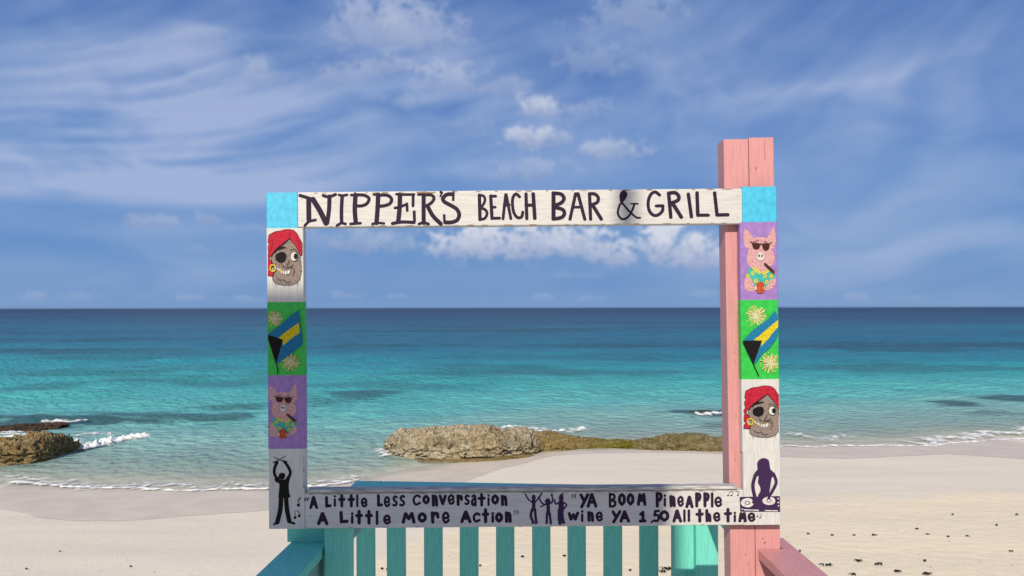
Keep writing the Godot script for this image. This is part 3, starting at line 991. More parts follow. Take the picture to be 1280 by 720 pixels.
func build_railings() -> void:
	# left handrail, from the far corner towards the camera
	var a := Vector3(-0.722, RAIL - 0.019, -4.04)
	var b := Vector3(-0.878, RAIL - 0.019, 0.6)
	var left := thing("deck_railing", "teal side railing whose broad handrail carries a foot of the picture frame", "railing", Vector3((a.x + b.x) / 2.0, DECK, (a.z + b.z) / 2.0), "railings round the deck")
	board(left, "handrail", a, b, Vector3.RIGHT, 0.14, 0.038, M.teal, 0.005)
	board(left, "lower_rail", a + Vector3(0.035, -0.065, 0.05), b + Vector3(0.035, -0.065, 0), Vector3.UP, 0.088, 0.038, M.teal_worn, 0.004)
	for i in 24:
		var t := (i + 0.3) / 24.6
		var p := a.lerp(b, t)
		if (p.z < -2.2 and p.z > -3.1) or (p.z < -3.4 and p.z > -3.95):
			continue
		upright(left, "baluster", p.x - 0.006, p.z, RAIL - 0.04, DECK, 0.032, 0.088, M.teal)
	upright(left, "post", -0.637, -2.945, EYE - 0.79, DECK, 0.09, 0.09, M.teal)
	var foot := board(left, "support_block", at(382.5, 664, 2.99) + Vector3(-0.0685, 0, -0.04), at(382.5, 664, 2.99) + Vector3(0.0685, 0, -0.04), Vector3.UP, 0.095, 0.09, M.teal, 0.004)
	foot.position.y += 0.007
	# far railing
	var f0 := Vector3(-0.80, RAIL - 0.019, -3.97)
	var f1 := Vector3(0.95, RAIL - 0.019, -3.835)
	var far := thing("deck_railing", "teal railing with evenly spaced balusters across the seaward end", "railing", Vector3((f0.x + f1.x) / 2.0, DECK, (f0.z + f1.z) / 2.0), "railings round the deck")
	board(far, "handrail", f0 + Vector3(0.1485, 0, 0), f1, Vector3.BACK, 0.14, 0.038, M.teal, 0.005)
	board(far, "lower_rail", f0 + Vector3(0.16, -0.065, 0.0), f1 + Vector3(0, -0.065, 0.0), Vector3.UP, 0.088, 0.038, M.teal, 0.004)
	for px in [458.0, 496.0, 542.2, 586.6, 631.8, 676.2, 720.8, 765.5, 810.1]:
		var p := at(px, 690, 3.90)
		rng.seed = int(px)
		var slat := upright(far, "baluster", p.x + rng.randf_range(-0.002, 0.002), -3.885, RAIL - 0.04, DECK, 0.0895 + rng.randf_range(-0.002, 0.002), 0.03, M.teal)
		slat.rotate_z(rng.randf_range(-0.004, 0.004))
		wear(slat, far.position, 3.8695, [[px + 3, 668, 0.7, 0.6], [px - 4, 667.5, 0.7, 0.6]], M.grey_wood, "nail_head")
	upright(far, "post", at(855.5, 690, 3.75).x, -3.795, RAIL - 0.045, DECK, 0.092, 0.089, M.teal)
	# right railing between the far corner and the pink post
	var right := thing("deck_railing", "short teal side railing behind the pink post", "railing", Vector3(0.83, DECK, -3.4), "railings round the deck")
	upright(right, "post", at(884, 690, 3.70).x, -3.745, RAIL - 0.04, DECK, 0.104, 0.089, M.teal)
	board(right, "handrail", Vector3(0.93, RAIL - 0.019, -3.04), Vector3(0.93, RAIL - 0.019, -3.76), Vector3.RIGHT, 0.13, 0.038, M.teal, 0.005)
	for z in [-3.25, -3.45]:
		upright(right, "baluster", 0.965, z, RAIL - 0.04, DECK, 0.032, 0.088, M.teal)
	# pink post and pink handrail
	var pink := thing("pink_post", "tall pink post of two timbers standing behind the painted frame", "post", Vector3(0.85, DECK, -2.935))
	var lean_top := at(920.0, 174, 2.89) + Vector3(0, 0, -0.0455)
	var lean_low := at(928.8, 700, 2.89) + Vector3(0, 0, -0.0455)
	var dir := (lean_low - lean_top) / (lean_low.y - lean_top.y)
	for s in 2:
		var dx := Vector3(0.0912 * s, 0, 0)
		var top := lean_top + dx + Vector3(0, 0.006 * s, 0)
		var low := lean_top + dir * (DECK - lean_top.y) + dx
		var timber := board(pink, "timber", low, top, Vector3.RIGHT, 0.0895, 0.0895, M.pink, 0.003)
		if s == 1:
			wear(timber, pink.position, 2.8895, [[[[955.4, 174], [955.2, 186], [956.5, 200]], 0.28], [[[944.5, 212], [945.5, 209]], 0.7], [[[953, 672.5], [953.6, 674]], 0.8], [955.8, 678.5, 0.9, 0.8]], M.cigar, "paint_crack")
		else:
			wear(timber, pink.position, 2.8895, [[932, 693, 1.3, 0.5], [934, 705, 1.0, 0.5], [917, 440, 0.6, 0.6], [918, 452, 0.6, 0.6], [916.5, 470, 0.6, 0.6], [920, 520, 0.6, 0.6], [919, 575, 0.7, 0.7]], M.mug, "paint_crack")
	var rail := thing("pink_handrail", "pink handrail running back from the foot of the pink post", "railing", Vector3(0.96, DECK, -1.5), "railings round the deck")
	board(rail, "handrail", Vector3(0.958, RAIL - 0.019, -2.887), Vector3(0.972, RAIL - 0.019, 0.6), Vector3.RIGHT, 0.14, 0.038, M.pink, 0.005)
	board(rail, "rail_end", Vector3(1.0045, RAIL - 0.020, -2.889), Vector3(1.0045, RAIL - 0.020, -3.03), Vector3.RIGHT, 0.047, 0.038, M.pink, 0.004)
	board(rail, "lower_rail", Vector3(0.975, RAIL - 0.083, -2.887), Vector3(0.985, RAIL - 0.083, 0.6), Vector3.UP, 0.088, 0.038, M.pink, 0.004)
	for i in 14:
		var z := -2.6 + i * 0.235
		upright(rail, "baluster", 0.985, z, RAIL - 0.128, DECK, 0.03, 0.088, M.pink)

# unseen sign added behind the camera; its board and post shade the frame
func build_shade_sign() -> void:
	var el := deg_to_rad(33.5)
	var az := deg_to_rad(14.0)
	var s := Vector3(-sin(az) * cos(el), sin(el), cos(az) * cos(el)) * 8.0
	var corner := at(836, 362, FRAME_D) + s          # the board's corner that draws the edge of the shade
	var pole := at(778, 300, FRAME_D) + s
	var low := ground_height(corner.x, -corner.z) - 0.5
	var o := thing("added_shade_sign", "unseen plank sign on two posts added behind the deck to shade the frame", "sign", Vector3(corner.x - 1.0, low, corner.z))
	var y := corner.y
	for k in 7:
		board(o, "plank", Vector3(corner.x - 2.3, y - 0.095, corner.z), Vector3(corner.x, y - 0.095, corner.z), Vector3.UP, 0.189, 0.03, M.white, 0.004)
		y -= 0.19
	upright(o, "post", pole.x, corner.z + 0.062, corner.y + 2.2, low, 0.058, 0.058, M.white)
	upright(o, "post", corner.x - 2.15, corner.z + 0.062, corner.y - 0.05, low, 0.09, 0.09, M.white)

# ------------------------------------------------------------------ the painted frame
var frame: Node3D

func panel(x0a: float, x1a: float, ya: float, x0b: float, x1b: float, yb: float, mat: Material, label: String, caps := false) -> MeshInstance3D:
	# one painted length of a side post, given by its corners in pixels on the frame's front plane
	var a := at((x0a + x1a) / 2.0, ya, FRAME_D) + Vector3(0, 0, -0.019)
	var b := at((x0b + x1b) / 2.0, yb, FRAME_D) + Vector3(0, 0, -0.019)
	var w := (x1a - x0a + x1b - x0b) / 2.0 * FRAME_D / 1000.0
	var o := board(frame, "painted_panel", a, b, Vector3.RIGHT, w, 0.038, mat, 0.005, caps)
	o.set_meta("label", label)
	return o

func brush(on: Node3D, zoom_origin: Array, zoom_scale: float) -> Paint:
	var p := Paint.new()
	p.host = self
	p.parent = on
	p.origin = Vector2(zoom_origin[0], zoom_origin[1])
	p.scale = Vector2.ONE / zoom_scale
	p.root_at = frame.position
	return p

func shape(pts: Array, curved := true) -> PackedVector2Array:
	return smooth_line(pts, true, 4) if curved else PackedVector2Array(pts.map(vec))

func outline(pts: Array, w: float) -> Array:
	# a closed pen line in two strokes
	var half := pts.size() / 2
	return [stroke(pts.slice(0, half + 1), w), stroke(pts.slice(half) + [pts[0]], w)]

func pirate(p: Paint) -> void:
	var cloth := [[75, 100], [130, 70], [180, 62], [230, 50], [290, 55], [325, 80], [345, 115], [365, 150], [378, 190], [376, 260], [370, 285], [355, 270], [330, 215], [290, 160], [262, 130], [230, 160], [190, 195], [150, 220], [125, 245], [110, 275], [90, 285], [75, 315], [60, 312], [58, 290], [70, 260], [62, 215], [75, 185], [66, 165], [68, 140]]
	var face := [[262, 132], [290, 162], [330, 216], [355, 271], [360, 310], [366, 360], [370, 420], [360, 480], [335, 525], [290, 548], [240, 553], [180, 548], [135, 535], [112, 510], [108, 470], [120, 430], [110, 390], [95, 340], [100, 290], [126, 246], [151, 221], [191, 196], [231, 161]]
	var tail := [[62, 330], [85, 322], [100, 340], [115, 370], [95, 400], [112, 430], [115, 460], [100, 470], [75, 465], [58, 465], [62, 430], [75, 410], [60, 390], [60, 350]]
	p.lay("face", [shape(face)], M.skin)
	var hatch := []
	rng.seed = 31
	for k in 26:
		var hx := rng.randf_range(130, 345)
		var hy := rng.randf_range(230, 530)
		hatch.append(stroke([[hx, hy], [hx + rng.randf_range(-8, 8), hy + rng.randf_range(14, 34)]], rng.randf_range(2, 5)))
	p.lay("hatching", hatch, M.skin_dark).set_meta("kind", "stuff")
	p.lay("bandana", [shape(cloth), shape(tail)], M.red)
	p.lay("ink_line", outline(cloth, 5) + outline(tail, 5) + outline(face, 3.5), M.black)
	p.lay("ink_line", [stroke([[95, 300], [120, 250], [165, 205], [262, 130]], 4), stroke([[100, 130], [110, 180], [85, 240]], 3), stroke([[260, 130], [270, 85]], 3), stroke([[330, 120], [350, 180], [360, 240]], 3)], M.black)
	p.lay("eye_patch", [shape([[135, 290], [150, 268], [190, 252], [220, 258], [232, 285], [228, 315], [210, 340], [180, 348], [150, 335], [135, 315]])], M.black)
	p.lay("eyebrow", [shape([[122, 248], [150, 220], [190, 205], [235, 210], [190, 224], [150, 238], [128, 258]])], M.black)
	p.lay("eye", [oval(305, 292, 33, 41)], M.eye_white)
	p.lay("pupil", [oval(319, 292, 17, 27)], M.black)
	p.lay("ink_line", ring(305, 292, 34, 42, 4) + [stroke([[258, 325], [255, 350], [236, 370], [250, 388], [282, 380], [290, 362]], 5), stroke([[185, 358], [200, 380], [240, 395], [285, 395], [305, 420], [290, 470]], 4), stroke([[145, 485], [180, 505], [205, 500], [235, 525], [265, 515]], 4), stroke([[270, 240], [285, 228], [320, 232], [338, 262]], 4)], M.black)
	p.lay("teeth", [shape([[145, 390], [165, 402], [185, 410], [215, 420], [240, 422], [268, 415], [262, 445], [235, 455], [205, 448], [180, 436], [158, 415]])], M.eye_white)
	p.lay("gold_tooth", [shape([[182, 409], [199, 413], [194, 440], [176, 432]], false)], M.gold)
	p.lay("ink_line", [stroke([[163, 402], [172, 428]], 4), stroke([[222, 420], [218, 450]], 4), stroke([[243, 422], [240, 453]], 4), stroke([[203, 415], [198, 443]], 4)], M.black)
	p.lay("earring", ring(112, 397, 24, 29, 13), M.gold)
	p.lay("ink_line", [stroke([[366, 300], [378, 305]], 3), stroke([[370, 340], [382, 345]], 3), stroke([[372, 380], [385, 378]], 3), stroke([[370, 420], [380, 415]], 3), stroke([[358, 490], [364, 508]], 3), stroke([[140, 545], [132, 560]], 3)], M.black)

func pig(p: Paint) -> void:
	p.each("ear", [shape([[115, 80], [106, 130], [105, 195], [118, 238], [150, 250], [190, 170], [165, 120]]), shape([[372, 60], [386, 110], [392, 180], [380, 240], [350, 268], [325, 230], [312, 170], [340, 115]])], M.pig)
	p.lay("head", [shape([[180, 170], [230, 155], [280, 155], [320, 175], [340, 230], [352, 265], [375, 300], [383, 350], [365, 400], [330, 430], [320, 460], [270, 478], [220, 445], [170, 425], [140, 385], [133, 330], [145, 285], [150, 250], [165, 200]])], M.pig)
	p.each("arm", [shape([[125, 510], [165, 515], [190, 560], [215, 590], [220, 622], [190, 642], [140, 635], [112, 610], [112, 560]]), shape([[350, 525], [390, 520], [388, 570], [370, 605], [330, 628], [288, 640], [293, 600], [320, 585]])], M.pig)
	p.lay("shirt", [shape([[165, 430], [215, 437], [265, 482], [310, 460], [335, 450], [370, 470], [396, 500], [390, 527], [350, 532], [320, 590], [290, 602], [270, 575], [220, 575], [205, 600], [190, 560], [165, 520], [125, 515], [140, 470]])], M.shirt)
	p.lay("collar", [shape([[178, 424], [215, 430], [262, 472], [240, 484], [200, 460]]), shape([[268, 486], [285, 465], [325, 448], [332, 465], [300, 482]])], M.flower)
	var blooms := []
	for f in [[183, 480], [140, 502], [215, 548], [295, 503], [350, 505], [310, 560]]:
		for k in 5:
			var a: float = TAU * k / 5.0 + f[0]
			blooms.append(oval(f[0] + cos(a) * 12, f[1] + sin(a) * 13, 8, 9, 8, 0.0))
	p.lay("shirt_flower", blooms, M.flower)
	p.lay("snout", [oval(253, 328, 32, 40)], M.snout)
	p.each("nostril", [oval(241, 322, 8, 12, 10), oval(267, 324, 7, 11, 10)], M.black)
	p.each("sunglasses", [shape([[180, 205], [246, 212], [250, 232], [240, 255], [215, 264], [190, 252], [181, 225]]), shape([[272, 215], [330, 212], [333, 245], [318, 270], [295, 274], [276, 255]]), stroke([[240, 215], [276, 217]], 7), stroke([[163, 194], [184, 209]], 6), stroke([[328, 216], [354, 204]], 6)], M.cigar)
	p.lay("eyebrow", [stroke([[190, 196], [212, 190], [235, 182]], 5), stroke([[285, 192], [312, 200]], 5)], M.cigar)
	p.lay("cigar", [shape([[283, 392], [298, 386], [382, 462], [370, 486], [290, 406]], false)], M.cigar)
	p.lay("cigar_ember", [shape([[366, 466], [382, 460], [384, 480], [368, 486]], false)], M.ember)
	p.each("hand", [oval(212, 612, 11, 17, 12), oval(291, 615, 11, 17, 12)], M.snout)
	p.lay("mug", [shape([[214, 578], [230, 560], [266, 555], [284, 572], [281, 655], [222, 656]], false)], M.mug)
	p.lay("mug_handle", [stroke([[283, 588], [298, 608], [284, 632]], 7), stroke([[220, 580], [250, 572], [280, 578]], 4)], M.ember)

func sparks(p: Paint, cx: float, cy: float, r: float, seed_value: int) -> void:
	rng.seed = seed_value
	var rays := []
	var pale := []
	for k in 26:
		var a := TAU * k / 26.0 + rng.randf_range(-0.1, 0.1)
		var r1 := r * rng.randf_range(0.6, 1.02)
		var r0 := r * rng.randf_range(0.12, 0.35)
		var q := stroke([[cx + cos(a) * r0, cy + sin(a) * r0], [cx + cos(a) * r1, cy + sin(a) * r1]], rng.randf_range(7, 13))
		(rays if k % 2 else pale).append(q)
	for k in 16:
		var a := rng.randf() * TAU
		var q := r * rng.randf_range(0.75, 1.05)
		rays.append(oval(cx + cos(a) * q, cy + sin(a) * q, 6, 7, 7))
	p.lay("firework", rays, M.spark)
	p.lay("firework", pale + [oval(cx, cy, r * 0.3, r * 0.3, 12, 0.2)], M.spark_pale)

func flag(p: Paint, blue: Array, yellow: Array, black: Array, pole: Array, s1: Array, s2: Array) -> void:
	sparks(p, s1[0], s1[1], s1[2], 5)
	sparks(p, s2[0], s2[1], s2[2], 6)
	p.lay("flag", [shape(blue, false)], M.flag_blue)
	p.lay("flag_stripe", [shape(yellow, false)], M.flag_yellow)
	p.lay("flag_triangle", [shape(black, false)], M.black)
	p.lay("flag_pole", [stroke(pole, 9)], M.black)

func drummer(p: Paint) -> void:
	p.lay("figure", [oval(180, 262, 28, 28), shape([[120, 285], [150, 268], [165, 288], [205, 288], [225, 262], [247, 280], [242, 300], [236, 340], [240, 400], [248, 428], [235, 440], [155, 438], [152, 420], [158, 330], [130, 312]]),
		stroke([[142, 292], [118, 240], [122, 190], [140, 152]], 24), stroke([[234, 282], [248, 230], [226, 180], [202, 146]], 24), stroke([[112, 150], [128, 148], [138, 140]], 14), stroke([[192, 138], [205, 144], [218, 146]], 14),
		stroke([[173, 436], [166, 540], [142, 640]], 38), stroke([[214, 436], [222, 540], [240, 632]], 36), stroke([[146, 640], [116, 657]], 17), stroke([[238, 636], [280, 651]], 19)], M.black)
	p.lay("drumstick", [stroke([[112, 105], [188, 142]], 6), stroke([[212, 97], [138, 142]], 6)], M.black)
	p.lay("music_note", [oval(315, 500, 13, 12, 12), stroke([[322, 494], [316, 460]], 4), stroke([[314, 462], [332, 440]], 9), oval(288, 602, 11, 12, 12), oval(322, 588, 11, 12, 12), stroke([[292, 596], [286, 560], [302, 546], [320, 558], [326, 584]], 4)], M.black)

func dancers(p: Paint) -> void:
	p.lay("figure", [oval(217, 178, 21, 33), stroke([[217, 205], [217, 295]], 36), stroke([[208, 224], [165, 195], [133, 140]], 15), stroke([[228, 224], [262, 188], [300, 130]], 15), stroke([[202, 295], [188, 360], [215, 425]], 27), stroke([[230, 295], [236, 370], [245, 425]], 26), stroke([[213, 425], [200, 436]], 12), stroke([[245, 425], [232, 436]], 12)], M.violet)
	p.lay("figure", [oval(357, 212, 28, 28), stroke([[360, 235], [364, 330]], 36), stroke([[350, 244], [306, 236], [270, 180]], 15), stroke([[374, 240], [406, 210], [398, 152]], 15), stroke([[350, 330], [346, 430]], 24), stroke([[376, 330], [388, 432]], 24), stroke([[340, 240], [288, 268]], 13), oval(398, 150, 12, 12, 10), oval(266, 178, 12, 12, 10)], M.violet)
	p.lay("figure", [oval(492, 180, 24, 34), stroke([[492, 150], [505, 142]], 20), stroke([[490, 226], [492, 300]], 52), stroke([[470, 226], [434, 238], [425, 196]], 15), stroke([[514, 224], [545, 248], [518, 288]], 15), stroke([[474, 300], [474, 370], [480, 432]], 34), stroke([[500, 300], [502, 370], [515, 425]], 30)], M.violet)

func disc_jockey(p: Paint) -> void:
	p.lay("turntable", [shape([[68, 440], [430, 432], [433, 576], [74, 573]], false)], M.violet)
	p.each("record", [oval(137, 492, 58, 42), oval(332, 475, 58, 38)], M.eye_white)
	p.lay("record_label", ring(138, 494, 20, 15, 6) + ring(332, 472, 20, 14, 6), M.violet)
	p.lay("slider", [shape([[105, 550], [240, 555], [240, 565], [106, 560]], false), shape([[295, 557], [410, 560], [410, 569], [295, 567]], false)], M.eye_white)
	p.lay("knob", [oval(413, 455, 7, 7, 8), oval(416, 490, 7, 7, 8), oval(417, 520, 7, 7, 8), oval(92, 550, 7, 7, 8)], M.eye_white)
	p.lay("figure", [shape([[225, 140], [245, 105], [285, 90], [325, 105], [338, 150], [345, 190], [370, 215], [385, 240], [360, 262], [350, 300], [345, 335], [335, 400], [330, 432], [235, 434], [255, 385], [250, 345], [232, 310], [238, 250], [215, 262], [196, 255], [205, 220], [228, 190]]),
		stroke([[210, 240], [186, 340], [206, 445]], 32), stroke([[372, 232], [396, 312], [345, 415]], 28), stroke([[205, 445], [192, 486]], 26), stroke([[345, 415], [328, 452]], 24)], M.violet)

# letters: strokes in a unit box, y down
const GLYPH := {
	"A": [[[0.45, 0.02], [0.08, 0.98]], [[0.5, 0.02], [0.92, 0.98]], [[0.25, 0.64], [0.78, 0.64]]],
	"B": [[[0.12, 0.03], [0.14, 0.97]], [[0.12, 0.05], [0.7, 0.1], [0.78, 0.3], [0.55, 0.45], [0.2, 0.48]], [[0.25, 0.5], [0.8, 0.58], [0.9, 0.78], [0.65, 0.95], [0.15, 0.95]]],
	"L": [[[0.15, 0.03], [0.2, 0.95]], [[0.2, 0.92], [0.93, 0.9]]],
	"i": [[[0.5, 0.38], [0.5, 0.97]], [[0.52, 0.07], [0.5, 0.1]]],
	"t": [[[0.5, 0.02], [0.52, 0.98]], [[0.05, 0.38], [0.95, 0.36]]],
	"l": [[[0.45, 0.02], [0.55, 0.98]]],
	"e": [[[0.1, 0.55], [0.85, 0.5], [0.8, 0.18], [0.5, 0.06]], [[0.5, 0.06], [0.15, 0.25], [0.1, 0.6], [0.35, 0.93], [0.7, 0.93], [0.95, 0.75]]],
	"s": [[[0.9, 0.12], [0.5, 0.05], [0.15, 0.25], [0.4, 0.47], [0.8, 0.6], [0.85, 0.82], [0.5, 0.95], [0.08, 0.9]]],
	"c": [[[0.92, 0.2], [0.55, 0.06], [0.15, 0.3], [0.1, 0.65], [0.4, 0.93], [0.92, 0.78]]],
	"o": [[[0.5, 0.06], [0.12, 0.3], [0.12, 0.7], [0.5, 0.94]], [[0.5, 0.06], [0.88, 0.3], [0.88, 0.7], [0.5, 0.94]]],
	"n": [[[0.12, 0.05], [0.18, 0.97]], [[0.18, 0.45], [0.45, 0.12], [0.78, 0.25], [0.88, 0.97]]],
	"v": [[[0.05, 0.03], [0.5, 0.95]], [[0.95, 0.03], [0.5, 0.95]]],
	"r": [[[0.12, 0.05], [0.2, 0.97]], [[0.18, 0.4], [0.5, 0.1], [0.85, 0.15], [0.93, 0.45]]],
	"a": [[[0.85, 0.4], [0.5, 0.35], [0.12, 0.6], [0.2, 0.88], [0.55, 0.9], [0.85, 0.65]], [[0.2, 0.12], [0.6, 0.04], [0.85, 0.25], [0.88, 0.97]]],
	"M": [[[0.1, 0.97], [0.28, 0.05]], [[0.28, 0.05], [0.52, 0.6]], [[0.52, 0.6], [0.76, 0.03]], [[0.76, 0.03], [0.92, 0.97]]],
	"Y": [[[0.06, 0.05], [0.45, 0.5]], [[0.95, 0.03], [0.15, 0.97]]],
	"O": [[[0.5, 0.04], [0.12, 0.25], [0.1, 0.7], [0.5, 0.96]], [[0.5, 0.04], [0.88, 0.25], [0.9, 0.7], [0.5, 0.96]]],
	"P": [[[0.15, 0.03], [0.2, 0.97]], [[0.15, 0.05], [0.75, 0.08], [0.9, 0.28], [0.65, 0.5], [0.25, 0.55]]],
	"w": [[[0.06, 0.15], [0.25, 0.92]], [[0.25, 0.92], [0.5, 0.3]], [[0.5, 0.3], [0.7, 0.92]], [[0.7, 0.92], [0.95, 0.08]]],
	"h": [[[0.15, 0.02], [0.2, 0.97]], [[0.2, 0.6], [0.5, 0.38], [0.8, 0.5], [0.88, 0.97]]],
	"1": [[[0.12, 0.25], [0.55, 0.05]], [[0.55, 0.05], [0.55, 0.92]], [[0.05, 0.95], [0.95, 0.93]]],
	"5": [[[0.88, 0.05], [0.3, 0.08]], [[0.3, 0.08], [0.22, 0.45]], [[0.22, 0.45], [0.65, 0.42], [0.88, 0.65], [0.65, 0.93], [0.1, 0.9]]],
	".": [[[0.5, 0.5], [0.52, 0.5]]],
}

func letters(on: Node3D, origin: Array, zoom: float, list: Array, w: float, mat: Material) -> void:
	for e in list:
		var p := brush(on, origin, zoom)
		var polys := []
		var bw: float = e[2] - e[1]
		var bh: float = e[4] - e[3]
		var ww: float = minf(w * (0.78 if e[0] in "easBc5" else 1.0), bw * 0.9)
		for s in GLYPH[e[0]]:
			var q := []
			for c in s:
				q.append([e[1] + ww * 0.42 + c[0] * (bw - ww * 0.84), e[3] + ww * 0.42 + c[1] * (bh - ww * 0.84)])
			polys.append(stroke(q, ww))
		p.lay("letter", polys, mat)

func traced(on: Node3D, origin: Array, zoom: float, list: Array, mat: Material) -> void:
	# one letter of brush strokes, each [points, width]
	var p := brush(on, origin, zoom)
	var polys := []
	for s in list:
		polys.append(stroke(s[0], s[1]))
	p.lay("letter", polys, mat)

func chips(on: Node3D, a: Array, b: Array, count: int, long: float, high: float, mat: Material, seed_value: int) -> void:
	# places where the paint has come off along an edge
	rng.seed = seed_value
	var p := brush(on, [0, 0], 1.0)
	for i in count:
		var t := (i + rng.randf_range(0.05, 0.95)) / count
		var c := vec(a).lerp(vec(b), t)
		var l := long * rng.randf_range(0.25, 1.0)
		var h := high * rng.randf_range(0.3, 1.0)
		var poly := PackedVector2Array()
		var n := 12
		for k in n:
			var g := TAU * k / n
			var r := rng.randf_range(0.55, 1.1)
			poly.append(c + Vector2(cos(g) * l * r, sin(g) * h * r))
		p.lift = 0.0003 + 0.00002 * (i % 5)
		p.lay("bare_patch", [poly], mat)

func wear(node: MeshInstance3D, owner_pos: Vector3, depth: float, marks: Array, mat: Material, called: String) -> void:
	# small marks on a face that looks at the camera: [points, width] or [px, py, rx, ry]
	var p := Paint.new()
	p.host = self
	p.parent = node
	p.depth = depth
	p.root_at = owner_pos
	var polys := []
	for m in marks:
		polys.append(stroke(m[0], m[1]) if m.size() == 2 else oval(m[0], m[1], m[2], m[3], 9, 0.15))
	p.lay(called, polys, mat)

func build_frame() -> void:
	frame = thing("picture_frame", "hand painted wooden picture frame lettered for a beach bar, sea seen through it", "frame", at(655, 660, FRAME_D))
	# top beam
	var ta := at(372.5, 262.3, FRAME_D) + Vector3(0, 0, -0.019)
	var tb := at(927.5, 257.6, FRAME_D) + Vector3(0, 0, -0.019)
	var top := board(frame, "top_beam", ta, tb, Vector3.UP, 0.1275, 0.038, M.white, 0.006)
	top.set_meta("label", "cream top beam lettered in dark purple")
	var ba := at(381.5, 638.8, FRAME_D) + Vector3(0, 0, -0.019)
	var bb := at(929, 634.4, FRAME_D) + Vector3(0, 0, -0.019)
	var bottom := board(frame, "bottom_beam", ba, bb, Vector3.UP, 0.126, 0.038, M.white, 0.004)
	var strip := board(frame, "top_strip", at(384.5, 613.6, FRAME_D) + Vector3(0, 0, -0.016), at(921.0, 609.2, FRAME_D) + Vector3(0, 0, -0.016), Vector3.UP, 0.0135, 0.046, M.weathered, 0.004)
	strip.set_meta("label", "narrow weathered strip along the top of the lettered bottom beam")
	bottom.set_meta("label", "weathered bottom beam with two lines of hand painted lettering")
	# left post, top to bottom
	panel(332.3, 372.3, 240.6, 332.8, 372.6, 285.0, M.cyan, "cyan corner square beside the pirate head")
	var l1 := panel(332.8, 379.0, 285.0, 333.4, 380.0, 377.5, M.white, "white panel with a pirate head above the flag")
	var l2 := panel(333.4, 380.0, 377.5, 334.2, 380.8, 469.0, M.green, "green panel with a flag between pirate above and pig below")
	var l3 := panel(334.2, 380.8, 469.0, 335.1, 381.2, 561.0, M.purple, "purple panel with a pig above the drummer")
	var l4 := panel(335.1, 381.2, 561.0, 336.0, 381.3, 661.0, M.white, "grey white panel with a drummer silhouette")
	# right post
	panel(927.8, 971.0, 233.2, 928.0, 971.6, 277.5, M.cyan, "cyan corner square in front of the pink post")
	var r1 := panel(924.4, 971.8, 277.5, 925.6, 973.0, 374.8, M.purple, "purple panel with a pig below the cyan corner square")
	var r2 := panel(925.6, 973.0, 374.8, 926.8, 974.4, 474.0, M.green, "green panel with a flag between pig above and pirate below")
	var r3 := panel(926.8, 974.4, 474.0, 928.0, 975.6, 565.0, M.white, "cream panel with a pirate head above the record player")
	var r4 := panel(929.2, 975.6, 565.0, 929.2, 977.0, 656.0, M.white, "white panel with a record player silhouette")
	# pictures
	var q := brush(l1, [326.2, 280], 7.2)
	q.scale = Vector2(0.985, 1.0) / 7.2
	q.limits = [334.9, 378.0]
	pirate(q)
	q = brush(r3, [915 + 105 / 7.2 - 58 * 1.034 / 7.2, 470 + 88 / 7.2 - 50 * 0.924 / 7.2], 7.2)
	q.scale = Vector2(1.034, 0.924) / 7.2
	q.limits = [928.8, 973.4]
	pirate(q)
	q = brush(r1, [915, 275], 7.2)
	q.limits = [926.8, 970.4]
	pig(q)
	q = brush(l3, [325 + 78 / 7.2 - 105 * 0.897 / 7.2, 460 + 140 / 7.2 - 60 * 0.824 / 7.2], 7.2)
	q.scale = Vector2(0.897, 0.824) / 7.2
	pig(q)
	q = brush(r2, [915, 370], 7.2)
	q.limits = [928.0, 972.0]
	flag(q, [[105, 395], [170, 320], [240, 265], [320, 210], [385, 130], [405, 180], [418, 290], [400, 380], [340, 460], [270, 520], [200, 610], [180, 520]], [[190, 395], [250, 350], [330, 280], [410, 215], [418, 270], [375, 315], [330, 375], [255, 455], [262, 405]], [[88, 400], [265, 400], [190, 615]], [[88, 398], [190, 615], [235, 715]], [215, 180, 95], [345, 600, 95])
	q = brush(l2, [325, 370], 7.2)
	q.limits = [335.6, 378.6]
	flag(q, [[75, 345], [200, 250], [280, 180], [350, 125], [362, 240], [392, 430], [330, 480], [230, 560], [150, 610], [120, 480]], [[165, 380], [250, 310], [355, 240], [362, 330], [290, 380], [212, 445], [205, 400]], [[68, 345], [212, 392], [150, 605]], [[68, 345], [150, 605], [165, 700]], [130, 205, 72], [275, 595, 85])
	drummer(brush(l4, [325, 555], 6.55))
	disc_jockey(brush(r4, [915, 560], 7.2))
	# top lettering
	var t := top
	var A := [325, 225]
	var B := [465, 225]
	var C := [590, 225]
	var D := [680, 225]
	var E := [765, 225]
	traced(t, A, 8, [[[[400, 155], [455, 172], [530, 195]], 34], [[[530, 195], [600, 310], [660, 432]], 54], [[[487, 200], [489, 400]], 50], [[[448, 456], [490, 416], [555, 400]], 28], [[[695, 165], [690, 300], [672, 430]], 42], [[[632, 155], [690, 168], [755, 145]], 32]], M.ink)
	traced(t, A, 8, [[[[790, 150], [830, 156], [870, 148]], 28], [[[822, 160], [815, 300], [816, 420]], 37], [[[770, 455], [815, 432], [855, 440]], 28]], M.ink)
	traced(t, A, 8, [[[[912, 150], [960, 152]], 28], [[[955, 150], [948, 300], [958, 425]], 46], [[[950, 150], [1040, 152], [1090, 185], [1070, 235], [1020, 258], [965, 260]], 33], [[[905, 440], [1005, 432]], 28]], M.ink)
	traced(t, B, 8, [[[[18, 147], [70, 148]], 24], [[[62, 150], [55, 300], [45, 430]], 46], [[[60, 152], [150, 152], [195, 190], [180, 235], [130, 256], [75, 262]], 34], [[[4, 440], [60, 430], [120, 435]], 26]], M.ink)
